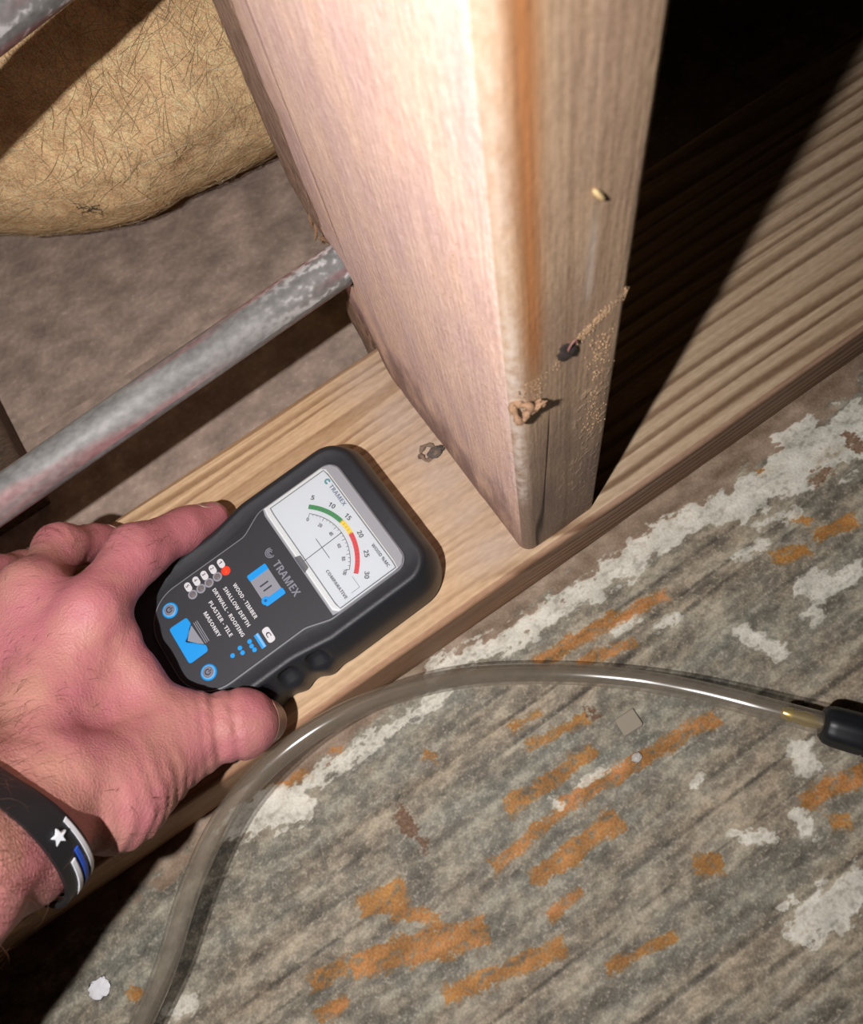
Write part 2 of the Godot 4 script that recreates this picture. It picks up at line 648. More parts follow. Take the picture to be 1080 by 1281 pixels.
# an uneven pebble or chip
func lump(a: float, b: float, c: float, seed_: int, rough := 0.3, n := 12) -> ArrayMesh:
	var rings := []
	for j in n + 1:
		var th := PI * clampf(j / float(n), 0.02, 0.98)
		var ring := PackedVector3Array()
		for k in n * 2:
			var ph := TAU * k / (n * 2)
			var d := Vector3(sin(th) * cos(ph), cos(th), sin(th) * sin(ph))
			var s := 1.0 + rough * noise_a.get_noise_3dv(d * 1.3 + Vector3.ONE * seed_ * 7.7)
			ring.append(Vector3(d.x * a, d.y * b, d.z * c) * s)
		rings.append(ring)
	return loft(rings)

# ------------------------------------------------------------ the stud
func stud_x(y: float, z: float) -> float:   # the bowed, ragged back of the left face
	var k := clampf((-z - 0.108) / 0.028, 0.0, 1.0)
	var foot := 1.0 - smoothstep(0.045, 0.075, y)
	return k * k * (0.0004 + 0.0012 * maxf(0.0, noise_a.get_noise_2d(y * 26.0, 3.0)) + 0.004 * foot)

func make_stud() -> void:
	var w := 760
	var h := 1500
	var mm := 0.25
	var y0 := 38.0
	var fibre := grain(w, h, 1.0, 26.0, 0.13, 41, 4)
	var blot := grain(w, h, 1.0, 2.4, 0.011, 42, 4)
	var fuzz := grain(w, h, 1.0, 3.5, 0.16, 43, 4)
	var warp := grain(w, h, 1.0, 14.0, 0.01, 44, 2)
	var spot := grain(w, h, 1.0, 1.4, 0.05, 45, 4)
	var grit := grain(w, h, 1.0, 1.8, 0.36, 47, 2)
	var data := PackedByteArray()
	data.resize(w * h * 3)
	var rel := PackedFloat32Array()
	rel.resize(w * h)
	for y in h:
		var Y := y0 + y * mm           # height in mm
		for x in w:
			var i := y * w + x
			var p := x * mm             # 0 at the back of the left face, 136 at the front corner, then the front face
			var f := fibre[i] / 255.0 - 0.5
			var b := blot[i] / 255.0 - 0.5
			var z := fuzz[i] / 255.0 - 0.5
			var sp := spot[i] / 255.0 - 0.5
			var wv := warp[i] / 255.0 - 0.5
			var gt := grit[i] / 255.0 - 0.5
			var r := 0.0
			var g := 0.0
			var bl := 0.0
			var hh := 0.5
			if p < 133.0:
				var k := clampf(0.5 + b * 1.7, 0.0, 1.0)      # pinkish to yellowish
				r = lerpf(0.88, 0.93, k)
				g = lerpf(0.745, 0.79, k)
				bl = lerpf(0.70, 0.71, k)
				r += f * 0.12 + z * 0.11
				g += f * 0.13 + z * 0.12
				bl += f * 0.13 + z * 0.13
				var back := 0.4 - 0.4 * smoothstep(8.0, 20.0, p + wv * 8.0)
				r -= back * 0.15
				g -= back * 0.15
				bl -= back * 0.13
				var slit := exp(-pow((p - 19.5 - wv * 8.0) / 0.8, 2.0)) * smoothstep(118.0, 150.0, Y)
				r -= slit * 0.1
				g -= slit * 0.1
				bl -= slit * 0.1
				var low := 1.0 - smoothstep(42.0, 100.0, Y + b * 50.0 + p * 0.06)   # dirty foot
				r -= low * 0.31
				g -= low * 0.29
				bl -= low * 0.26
				hh = 0.5 + z * 0.55 + gt * 0.5 + f * 0.35 + sp * 0.2 - slit * 1.2
			else:
				var q := p - 139.0       # across the front face, 0 at the corner
				var k := clampf(0.5 + b * 1.6, 0.0, 1.0)
				r = lerpf(0.71, 0.75, k)
				g = lerpf(0.595, 0.635, k)
				bl = lerpf(0.50, 0.52, k)
				r += f * 0.05 + z * 0.07 + gt * 0.13
				g += f * 0.05 + z * 0.07 + gt * 0.14
				bl += f * 0.05 + z * 0.07 + gt * 0.15
				var s1 := exp(-pow((q - 12.0 - wv * 16.0) / 2.6, 2.0)) + 0.8 * exp(-pow((q - 27.0 - wv * 18.0) / 3.4, 2.0))
				r -= s1 * 0.05
				g -= s1 * 0.05
				bl -= s1 * 0.045
				var org := exp(-pow((q - 2.2) / 3.0, 2.0)) * smoothstep(170.0, 215.0, Y)   # orange heart beside the corner
				r = lerpf(r, 0.74, org * 0.8)
				g = lerpf(g, 0.47, org * 0.8)
				bl = lerpf(bl, 0.27, org * 0.8)
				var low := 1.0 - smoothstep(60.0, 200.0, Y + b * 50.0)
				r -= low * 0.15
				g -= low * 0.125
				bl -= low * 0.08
				var crust := smoothstep(0.1, 0.3, sp) * smoothstep(15.0, 26.0, q + wv * 20.0) * (1.0 - smoothstep(150.0, 190.0, Y))
				r += crust * 0.12
				g += crust * 0.11
				bl += crust * 0.09
				var wh := exp(-pow((q - 19.0) / 1.3, 2.0)) * smoothstep(208.0, 220.0, Y) * (1.0 - smoothstep(235.0, 252.0, Y))
				r = lerpf(r, 0.85, wh * 0.7)
				g = lerpf(g, 0.78, wh * 0.7)
				bl = lerpf(bl, 0.72, wh * 0.7)
				hh = 0.5 + f * 0.25 + sp * 0.15 + z * 0.14 + crust * 0.4
				var ckx := 4.0 + wv * 12.0
				var crack := exp(-pow((q - ckx) / 0.28, 2.0)) * (1.0 - smoothstep(150.0, 172.0, Y))
				r -= crack * 0.38
				g -= crack * 0.34
				bl -= crack * 0.28
				hh -= crack * 0.8
			# the corner itself, coloured paler above the foot and fading higher up
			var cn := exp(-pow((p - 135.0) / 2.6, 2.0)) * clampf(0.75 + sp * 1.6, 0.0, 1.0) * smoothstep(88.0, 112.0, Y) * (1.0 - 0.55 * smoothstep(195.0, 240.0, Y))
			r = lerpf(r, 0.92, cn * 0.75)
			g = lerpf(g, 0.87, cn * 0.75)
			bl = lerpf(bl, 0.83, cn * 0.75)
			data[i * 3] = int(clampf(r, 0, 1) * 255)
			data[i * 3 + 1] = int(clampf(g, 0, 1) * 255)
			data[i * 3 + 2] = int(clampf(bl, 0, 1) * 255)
			rel[i] = hh
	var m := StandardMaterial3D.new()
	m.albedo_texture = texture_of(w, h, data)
	m.heightmap_enabled = true
	m.heightmap_texture = relief_of(w, h, rel)
	m.heightmap_scale = 0.045
	m.roughness = 0.55
	m.metallic_specular = 0.4
	var D := 0.1362
	var W := 0.038
	var rf := 0.0055
	var sec := []                       # x, z
	for k in 35:
		sec.append(Vector2(0.0, lerpf(-D, -rf, k / 34.0)))
	for k in range(1, 8):
		var a := PI / 2 * k / 7.0
		sec.append(Vector2(rf - cos(a) * rf, -rf + sin(a) * rf))
	for k in range(1, 10):
		sec.append(Vector2(lerpf(rf, W - 0.002, k / 9.0), 0.0))
	sec.append(Vector2(W - 0.0006, -0.0006))
	for k in range(0, 35):
		sec.append(Vector2(W, lerpf(-0.002, -D, k / 34.0)))
	for k in range(1, 6):
		sec.append(Vector2(lerpf(W, 0.0, k / 6.0), -D))
	var vs := []
	var run := 0.0
	for k in sec.size() + 1:
		vs.append(run / (w * mm * 0.001))
		run += sec[k % sec.size()].distance_to(sec[(k + 1) % sec.size()])
	var rings := []
	var us := []
	var y := 0.038
	while y < 0.412:
		var ring := PackedVector3Array()
		for q in sec:
			var zz: float = q.y
			var xx: float = q.x
			var wob := noise_a.get_noise_3d(xx * 60.0, y * 14.0, zz * 60.0) * 0.00035
			# notch for the conduit, open at the back
			var dy := y - 0.1135
			if absf(dy) < 0.0105:
				var lim := -0.129 + sqrt(0.0105 * 0.0105 - dy * dy)
				zz = maxf(zz, lim)
			if xx < 0.012 and q.y < -0.05:
				xx += stud_x(y, q.y)
			if xx < 0.0001:
				xx += wob
			elif q.y > -0.0001:
				zz += wob * 1.2
			ring.append(Vector3(xx, y, zz))
		rings.append(ring)
		us.append((y - 0.038) / (h * mm * 0.001))
		y += 0.0012 if y > 0.098 and y < 0.128 else 0.003
	var o := base("wall_stud", Vector3.ZERO)
	tag(o, "upright rough-sawn wooden stud with a pale corner standing on the flat board", "stud")
	# us runs along the height and vs round it: swap so that the texture's columns go round
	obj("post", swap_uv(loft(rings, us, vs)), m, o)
	# the torn strip down the back edge, broken out where the conduit passes
	var back_m := mat(rgb8(186, 154, 132), 0.65)
	back_m.albedo_texture = grain_texture(0.02, 48, FastNoiseLite.TYPE_SIMPLEX, Color(0.62, 0.58, 0.56), Color.WHITE)
	back_m.heightmap_enabled = true
	back_m.heightmap_texture = grain_texture(0.04, 49, FastNoiseLite.TYPE_SIMPLEX, Color.BLACK, Color.WHITE)
	back_m.heightmap_scale = 0.06
	back_m.uv1_triplanar = true
	back_m.uv1_scale = Vector3(45, 6, 45)
	for piece in 2:
		var prings := []
		for k in 60:
			var t := k / 59.0
			var yy := lerpf(0.121, 0.412, t) if piece == 0 else lerpf(0.003, 0.079, t)
			var zb := -0.1655 + 0.0016 * noise_a.get_noise_1d(yy * 30.0)
			if piece == 0:
				zb += 0.012 * pow(1.0 - clampf((yy - 0.121) / 0.03, 0.0, 1.0), 2.0)
			else:
				zb = -0.1465 - 0.010 * exp(-pow((yy - 0.046) / 0.016, 2.0)) + 0.006 * smoothstep(0.06, 0.079, yy)
			var ring := PackedVector3Array()
			var corner := [Vector2(0.0008, -0.1367), Vector2(0.0360, -0.1367), Vector2(0.0360, zb), Vector2(0.0008, zb)]
			for c in 4:
				for q in 6:
					var p: Vector2 = corner[c].lerp(corner[(c + 1) % 4], q / 6.0)
					if q == 0:   # ease the corner
						p = p.lerp((corner[0] + corner[2]) * 0.5, 0.05)
					var rag := 0.0
					if (piece == 0 and k < 5) or (piece == 1 and k > 55):
						rag = 0.0045 * noise_a.get_noise_3d(p.x * 240.0, p.y * 240.0, 3.0 + piece)
					var wob := noise_a.get_noise_3d(p.x * 120.0, yy * 20.0, p.y * 120.0) * 0.0007
					ring.append(Vector3(p.x + wob, yy + rag, p.y - absf(wob) * 0.6))
			prings.append(ring)
		obj("torn_strip", loft(prings), back_m, o)
	# black knot with a pink rim in the narrow face
	var kn := lump(0.0062, 0.0022, 0.0034, 3, 0.35)
	var k1 := obj("knot", kn, mat(rgb8(62, 54, 52), 0.55), o)
	k1.position = Vector3(0.0186, 0.1940, -0.0012)
	k1.rotation = Vector3(PI / 2, 0, 0)
	k1.rotate_object_local(Vector3.UP, -1.0)
	var rimp := PackedVector3Array()
	for k in 20:
		var a := PI * 1.1 * k / 19.0 + 0.4
		rimp.append(Vector3(0.0196 + cos(a) * 0.0014 + sin(a) * 0.0008, 0.1955 + sin(a) * 0.0034, 0.0007))
	obj("knot_rim", tube_along(rimp, 0.0003, 6), mat(rgb8(140, 98, 90), 0.6), o)
	# broken branch stub on the corner
	var stub := PackedVector3Array()
	var rad := PackedFloat32Array()
	for k in 25:
		var a := TAU * k / 24.0
		var r := 0.0038 + 0.0009 * sin(a * 3.0 + 1.0)
		stub.append(Vector3(cos(a) * r, sin(a) * r * 1.25, 0.0008 * sin(a * 2.0)))
		rad.append(0.0017 + 0.0006 * sin(a * 5.0))
	var sm := mat(rgb8(176, 146, 118), 0.75)
	sm.albedo_texture = grain_texture(0.03, 46, FastNoiseLite.TYPE_SIMPLEX, Color(0.72, 0.62, 0.55), Color.WHITE)
	sm.uv1_triplanar = true
	sm.uv1_scale = Vector3(70, 70, 70)
	var st := obj("broken_stub", tube_along(stub, 0.002, 10, rad), sm, o)
	st.position = Vector3(0.0022, 0.1800, 0.0008)
	st.rotation = Vector3(-0.5, -0.6, 0.2)
	st.scale = Vector3.ONE * 0.62
	var sp1 := obj("splinter", lump(0.0013, 0.0042, 0.0012, 9, 0.9), sm, o)
	sp1.position = Vector3(0.0062, 0.1795, 0.0022)
	sp1.rotation = Vector3(0.5, 0.2, -0.5)
	# splinters over the conduit notch
	for k in 9:
		var s := obj("splinter", lump(0.0009 + 0.0003 * (k % 3), 0.004 + 0.0012 * ((k * 7) % 4), 0.0008, 20 + k, 0.5, 8), sm, o)
		s.position = Vector3(0.0006 + 0.0012 * (k % 3), 0.1195 + 0.0016 * (k % 5), -0.1395 - 0.0030 * (k % 4))
		s.rotation = Vector3(0.3 * sin(k * 2.0), k, 0.5 * cos(k * 1.7))
	var sl := obj("wood_sliver", lump(0.0007, 0.003, 0.0008, 31, 0.2, 8), mat(rgb8(235, 205, 150), 0.6), o)
	sl.position = Vector3(0.0246, 0.2505, 0.0007)
	sl.rotation = Vector3(0, 0, 0.55)
	# crumbs of sawdust stuck along the saw ridge and down the right edge
	var rng := RandomNumberGenerator.new()
	rng.seed = 77
	var mm3 := MultiMesh.new()
	mm3.transform_format = MultiMesh.TRANSFORM_3D
	mm3.mesh = lump(0.0005, 0.0004, 0.0006, 40, 0.5, 5)
	mm3.instance_count = 1500
	for n in 1500:
		var k := n * 620 / 1500
		var p: Vector3
		var u := rng.randf()
		if k < 230:
			p = Vector3(0.0133, 0.1914, 0.0).lerp(Vector3(0.0375, 0.2055, 0.0), u) + Vector3(rng.randfn(0, 0.0006), rng.randfn(0, 0.0011), 0)
		elif k < 340:
			p = Vector3(0.031 + rng.randfn(0, 0.0022), lerpf(0.13, 0.192, u), 0.0)
		elif k < 480:
			p = Vector3(0.0075 + rng.randfn(0, 0.0024), lerpf(0.172, 0.192, u), 0.0)
		else:
			p = Vector3(-0.0002, lerpf(0.06, 0.24, pow(u, 0.8)), -0.007 - absf(rng.randfn(0, 0.016)))
		var bs := Basis.from_euler(Vector3(rng.randf() * TAU, rng.randf() * TAU, 0)).scaled(Vector3.ONE * rng.randf_range(0.14, 0.6) * (0.6 if k >= 480 else 1.0))
		mm3.set_instance_transform(n, Transform3D(bs, p))
	var dm := mat(rgb8(182, 150, 116), 0.7)
	(mm3.mesh as ArrayMesh).surface_set_material(0, dm)
	var du := MultiMeshInstance3D.new()
	du.name = "sawdust"
	du.multimesh = mm3
	du.set_meta("kind", "stuff")
	o.add_child(du, true)

func swap_uv(m: ArrayMesh) -> ArrayMesh:
	var a := m.surface_get_arrays(0)
	var uv: PackedVector2Array = a[Mesh.ARRAY_TEX_UV]
	for i in uv.size():
		uv[i] = Vector2(uv[i].y, uv[i].x)
	a[Mesh.ARRAY_TEX_UV] = uv
	var out := ArrayMesh.new()
	out.add_surface_from_arrays(Mesh.PRIMITIVE_TRIANGLES, a)
	return out

# ------------------------------------------------------------ conduits
func make_conduits() -> void:
	var w := 1024
	var h := 128
	var a1 := grain(w, h, 3.0, 1.0, 0.03, 51, 4)
	var a2 := grain(w, h, 1.0, 1.0, 0.11, 52, 4)
	var a3 := grain(w, h, 5.0, 1.0, 0.02, 53, 3)
	var data := PackedByteArray()
	data.resize(w * h * 3)
	var rel := PackedFloat32Array()
	rel.resize(w * h)
	for y in h:
		for x in w:
			var i := y * w + x
			var b := a1[i] / 255.0 - 0.5
			var f := a2[i] / 255.0 - 0.5
			var c := a3[i] / 255.0 - 0.5
			var t := 0.50 + b * 0.16 + f * 0.12
			var red := smoothstep(-0.08, 0.25, c) * 0.6
			# white bloom of zinc near the stud (the right end of the pipe's picture)
			var bloom := smoothstep(0.60, 0.72, x / float(w)) * smoothstep(-0.12, 0.22, f + b * 0.9)
			var r := t * 1.0 + red * 0.13
			var g := t * 1.0 - red * 0.09
			var bb := t * 0.985 - red * 0.08
			data[i * 3] = int(clampf(lerpf(r, 0.9, bloom * 0.75), 0, 1) * 255)
			data[i * 3 + 1] = int(clampf(lerpf(g, 0.9, bloom * 0.75), 0, 1) * 255)
			data[i * 3 + 2] = int(clampf(lerpf(bb, 0.9, bloom * 0.75), 0, 1) * 255)
			rel[i] = 0.5 + f * 0.5 + bloom * 0.4
	var m := StandardMaterial3D.new()
	m.albedo_texture = texture_of(w, h, data)
	m.metallic = 0.05
	m.metallic_specular = 0.4
	m.roughness = 0.55
	m.heightmap_enabled = true
	m.heightmap_texture = relief_of(w, h, rel)
	m.heightmap_scale = 0.012
	var defs := [
		[Vector3(0.0023, 0.1135, -0.1290), Vector3(-0.1685, 0.1115, -0.1245), 0.0090, "grey conduit running above the board's back edge into a notch in the stud", 0.05],
		[Vector3(-0.0405, 0.2050, -0.2265), Vector3(-0.0640, 0.2050, -0.2220), 0.0090, "conduit crossing the top left corner in front of the insulation", 0.26],
	]
	for d in defs:
		var a: Vector3 = d[0]
		var dir: Vector3 = (a - d[1]).normalized()
		var pts := PackedVector3Array()
		for k in 91:
			var s := lerpf(-0.42, d[4], k / 90.0)
			pts.append(a + dir * s + Vector3(0, noise_a.get_noise_1d(s * 10.0) * 0.0004, 0))
		var mesh := tube_along(pts, d[2], 36)
		var arr := mesh.surface_get_arrays(0)
		var uv: PackedVector2Array = arr[Mesh.ARRAY_TEX_UV]
		for i in uv.size():
			uv[i] = Vector2(uv[i].x * 0.1 / 0.6, uv[i].y)
		arr[Mesh.ARRAY_TEX_UV] = uv
		var mm := ArrayMesh.new()
		mm.add_surface_from_arrays(Mesh.PRIMITIVE_TRIANGLES, arr)
		tag(obj("conduit", mm, m), d[3], "pipe")

# ------------------------------------------------------------ insulation
func batt(x: float, s: float) -> Vector3:   # s runs from under the belly up the face
	var bow := 0.0
	if x < -0.03:
		bow = -pow(-0.03 - x, 2.0) * 4.6
	else:
		bow = -pow(x + 0.03, 2.0) * 0.2 + (x + 0.03) * 0.18
	var z := 0.0
	var y := 0.0
	if s < 0.4:
		var a := lerpf(-PI / 2 - 0.9, 0.25, s / 0.4)
		y = 0.064 + sin(a) * 0.056
		z = -0.345 + cos(a) * 0.056
	else:
		var t := (s - 0.4) / 0.6
		y = 0.064 + sin(0.25) * 0.056 + t * 0.34
		z = -0.345 + cos(0.25) * 0.056 - t * 0.10 - t * t * 0.03
	var n := noise_a.get_noise_3d(x * 14.0, y * 14.0, 2.0) * 0.008 + noise_a.get_noise_3d(x * 70.0, y * 70.0, 9.0) * 0.0018
	return Vector3(x, maxf(y + n * 0.4, 0.002), z + bow + n)

func make_insulation() -> void:
	var w := 1024
	var h := 1024
	var a1 := grain(w, h, 1.0, 1.0, 0.008, 61, 5)
	var a2 := grain(w, h, 2.4, 1.0, 0.14, 62, 4)
	var a3 := grain(w, h, 1.0, 3.0, 0.12, 63, 4)
	var data := PackedByteArray()
	data.resize(w * h * 3)
	var rel := PackedFloat32Array()
	rel.resize(w * h)
	var shade := PackedFloat32Array()
	shade.resize(w * h)
	for i in w * h:
		shade[i] = 0.72 + (a1[i] / 255.0 - 0.5) * 0.22 + (a2[i] / 255.0 - 0.5) * 0.16 + (a3[i] / 255.0 - 0.5) * 0.16
		rel[i] = 0.3 + (a2[i] + a3[i]) / 510.0 * 0.3
	# pressed glass strands, drawn one over the other
	var lr := RandomNumberGenerator.new()
	lr.seed = 64
	for n in 15000:
		var px := lr.randf() * w
		var py := lr.randf() * h
		var ang := lr.randf() * TAU
		var bend := lr.randf_range(-0.012, 0.012)
		var ln := int(lr.randf_range(18.0, 90.0))
		var tone := 0.86 + lr.randfn(0.0, 0.14) if lr.randf() < 0.66 else 0.50 + lr.randfn(0.0, 0.08)
		var hgt := lr.randf_range(0.4, 1.0) if tone > 0.65 else lr.randf_range(0.0, 0.3)
		for q in ln:
			var i := posmod(int(py), h) * w + posmod(int(px), w)
			shade[i] = lerpf(shade[i], tone, 0.62)
			rel[i] = lerpf(rel[i], hgt, 0.6)
			px += cos(ang)
			py += sin(ang)
			ang += bend
	for i in w * h:
		var t := shade[i] * 1.33
		data[i * 3] = int(clampf(t, 0, 1) * 255)
		data[i * 3 + 1] = int(clampf(t * 0.822 - 0.005, 0, 1) * 255)
		data[i * 3 + 2] = int(clampf(t * 0.635 - 0.02, 0, 1) * 255)
	var m := StandardMaterial3D.new()
	m.albedo_texture = texture_of(w, h, data)
	m.heightmap_enabled = true
	m.heightmap_texture = relief_of(w, h, rel)
	m.heightmap_scale = 0.06
	m.roughness = 0.7
	m.metallic_specular = 0.4
	var v := PackedVector3Array()
	var uv := PackedVector2Array()
	var idx := PackedInt32Array()
	var nx := 120
	var ns := 90
	for j in ns + 1:
		for k in nx + 1:
			var p := batt(lerpf(-0.36, 0.096, k / float(nx)), j / float(ns))
			v.append(p)
			uv.append(Vector2(k / float(nx) * 3.8, j / float(ns) * 3.8))
	for j in ns:
		for k in nx:
			var i := j * (nx + 1) + k
			idx.append_array([i, i + nx + 1, i + 1, i + 1, i + nx + 1, i + nx + 2])
	# the hidden back closes the batt
	var first := v.size()
	for k in nx + 1:
		for e in [0, ns]:
			var p := v[e * (nx + 1) + k]
			v.append(Vector3(p.x, maxf(p.y, 0.002), minf(p.z - 0.02, -0.505)))
			uv.append(Vector2(k / float(nx) * 4.4, 0.0))
	for k in nx:
		var b0 := first + k * 2
		idx.append_array([k, k + 1, b0, k + 1, b0 + 2, b0])
		var t0 := ns * (nx + 1) + k
		idx.append_array([t0, b0 + 1, t0 + 1, t0 + 1, b0 + 1, b0 + 3])
		idx.append_array([b0, b0 + 2, b0 + 1, b0 + 2, b0 + 3, b0 + 1])
	for k in [0, nx]:   # the two cut ends
		var mid := v.size()
		var loop := []
		for j in ns + 1:
			loop.append(j * (nx + 1) + k)
		loop.append(first + k * 2 + 1)
		loop.append(first + k * 2)
		var c := Vector3.ZERO
		for q in loop:
			c += v[q]
		v.append(c / loop.size())
		uv.append(Vector2(0.3, 0.3))
		for q in loop.size():
			v.append(v[loop[q]])
			uv.append(Vector2(v[loop[q]].z * 8.0, v[loop[q]].y * 8.0))
		for q in loop.size():
			var p0 := mid + 1 + q
			var p1 := mid + 1 + (q + 1) % loop.size()
			if k == 0:
				idx.append_array([mid, p1, p0])
			else:
				idx.append_array([mid, p0, p1])
	var o := base("insulation_batt", Vector3.ZERO)
	tag(o, "sagging tan fibrous insulation batt filling the wall cavity above the concrete", "insulation")
	obj("mat", finish(v, uv, idx), m, o)
	# loose fibres lying on it
	var rng := RandomNumberGenerator.new()
	rng.seed = 6
	var strands := []
	for kind in 2:
		var fv := PackedVector3Array()
		var fu := PackedVector2Array()
		var fi := PackedInt32Array()
		var fc := PackedColorArray()
		for n in (5200 if kind == 0 else 300):
			var x := rng.randf_range(-0.19, 0.085)
			var s := rng.randf_range(0.12, 0.86)
			var ang := rng.randf() * TAU
			var ln := rng.randf_range(0.006, 0.026) if kind == 0 else rng.randf_range(0.012, 0.042)
			var curl := rng.randf_range(-0.7, 0.7) * (1.0 if kind == 0 else 0.4)
			var lift := rng.randf_range(0.0001, 0.0012)
			var th := rng.randf_range(0.00006, 0.00013)
			var tone := rng.randf()
			var c := Color(0.34, 0.22, 0.09).lerp(Color(0.86, 0.70, 0.42), tone) if kind == 0 else (Color(0.86, 0.76, 0.55) if tone > 0.45 else Color(0.36, 0.25, 0.12))
			var seg := 4
			var at := Vector2(x, s)
			for q in seg + 1:
				var here := batt(at.x, at.y)
				var e1 := batt(at.x + 0.002, at.y) - here
				var e2 := batt(at.x, at.y + 0.005) - here
				var nn := e1.cross(e2).normalized()
				if nn.z < 0.0:
					nn = -nn
				here += nn * (lift + 0.0012 * sin(PI * q / seg) * tone)
				var dir := (e1.normalized() * cos(ang) + e2.normalized() * sin(ang)).normalized()
				var sd := dir.cross(nn).normalized() * th
				var up := nn * th
				var b := fv.size()
				fv.append_array([here + sd, here + up, here - sd])
				fc.append_array([c, c, c])
				if q:
					for e in 2:
						fi.append_array([b - 3 + e, b + e, b - 2 + e, b - 2 + e, b + e, b + 1 + e])
				at += Vector2(cos(ang) * ln / seg, sin(ang) * ln / seg / 0.56)
				ang += curl / seg
				at.y = clampf(at.y, 0.02, 0.98)
		var fm := StandardMaterial3D.new()
		fm.vertex_color_use_as_albedo = true
		fm.roughness = 0.5
		var fo := obj("loose_fibre", finish(fv, fu, fi, false, fc), fm, o)
		fo.set_meta("kind", "stuff")
	# a dark tangle caught in the surface
	var tk := base_child("dark_tangle", o)
	var dm := mat(rgb8(52, 42, 36), 0.8)
	var pm := []
	for k in 9:
		var a := TAU * k / 9.0 + 0.4
		var pts := PackedVector3Array()
		for q in 6:
			var l := q * (0.0006 + 0.0011 * float((k * 5) % 4) * 0.6)
			var p := batt(-0.079 + cos(a) * l, 0.335 + sin(a) * l / 0.56)
			pts.append(p + Vector3(0, 0.0006, 0.0012 + 0.0004 * sin(q * 1.4 + k)))
			a += 0.34 * sin(k * 3.0 + q)
		pm.append(tube_along(pts, 0.00022, 5))
	tk.mesh = join(pm)
	tk.mesh.surface_set_material(0, dm)

func base_child(called: String, parent: Node) -> MeshInstance3D:
	var o := MeshInstance3D.new()
	o.name = called
	parent.add_child(o, true)
	return o

func join(meshes: Array) -> ArrayMesh:
	var st := SurfaceTool.new()
	for m in meshes:
		st.append_from(m, 0, Transform3D.IDENTITY)
	return st.commit()

# ------------------------------------------------------------ the meter
var meter: Node3D
var face_font: SystemFont
var print_white: StandardMaterial3D

func put_text(words: String, r: float, u: float, wide: float, tall: float, h: float, m: Material, parent: Node, turn := 0.0) -> MeshInstance3D:
	var t := TextMesh.new()
	t.text = words
	t.font = face_font
	t.font_size = 32
	t.pixel_size = 0.01
	t.depth = 0.02
	t.curve_step = 4.0
	var b := t.get_aabb()
	var o := MeshInstance3D.new()
	o.name = "lettering"
	t.material = m
	o.mesh = t
	parent.add_child(o, true)
	var sx := wide / 1000.0 / maxf(b.size.x, 0.001)
	var sy := tall / 1000.0 / maxf(b.size.y, 0.001)
	var bs := Basis(Vector3(1, 0, 0), -PI / 2) * Basis.from_scale(Vector3(sx, sy, 0.004))
	bs = Basis(Vector3.UP, turn) * bs
	o.transform = Transform3D(bs, Vector3(r, h, -u) * 0.001 - bs * b.get_center())
	return o

func ring_band(cr: float, cu: float, r0: float, r1: float, a0: float, a1: float, h0: float, h1: float) -> ArrayMesh:
	var o := PackedVector2Array()
	var n := 24
	for k in n + 1:
		var a := lerpf(a0, a1, k / float(n))
		o.append(Vector2(cr + cos(a) * r1, cu + sin(a) * r1))
	for k in n + 1:
		var a := lerpf(a1, a0, k / float(n))
		o.append(Vector2(cr + cos(a) * r0, cu + sin(a) * r0))
	# a strip: built as quads so that the long thin shape stays clean
	var v := PackedVector3Array()
	var idx := PackedInt32Array()
	for k in n + 1:
		var p := o[k]
		var q := o[2 * n + 1 - k]
		v.append_array([Vector3(p.x, h1, -p.y) * 0.001, Vector3(q.x, h1, -q.y) * 0.001, Vector3(p.x, h0, -p.y) * 0.001, Vector3(q.x, h0, -q.y) * 0.001])
	for k in n:
		var i := k * 4
		for e in [[0, 1], [1, 3], [3, 2], [2, 0]]:
			var a: int = i + e[0]
			var b: int = i + e[1]
			idx.append_array([a, b, a + 4, b, b + 4, a + 4])
	idx.append_array([0, 2, 1, 1, 2, 3])
	var l := n * 4
	idx.append_array([l, l + 1, l + 2, l + 1, l + 3, l + 2])
	return finish(v, PackedVector2Array(), idx)

func bar(r: float, u: float, wide: float, tall: float, h0: float, h1: float, turn := 0.0) -> ArrayMesh:
	var o := []
	for c in [[-1, -1], [1, -1], [1, 1], [-1, 1]]:
		var p := Vector2(c[0] * wide / 2.0, c[1] * tall / 2.0).rotated(turn)
		o.append([r + p.x, u + p.y, 0.0])
	return poly(o, h0, h1, minf(0.05, minf(wide, tall) * 0.2))

func pill(r: float, u: float, wide: float, tall: float, h0: float, h1: float, rad := -1.0) -> ArrayMesh:
	var k := (minf(wide, tall) * 0.49) if rad < 0.0 else rad
	return poly([[r - wide / 2, u - tall / 2, k], [r + wide / 2, u - tall / 2, k], [r + wide / 2, u + tall / 2, k], [r - wide / 2, u + tall / 2, k]], h0, h1, 0.15)

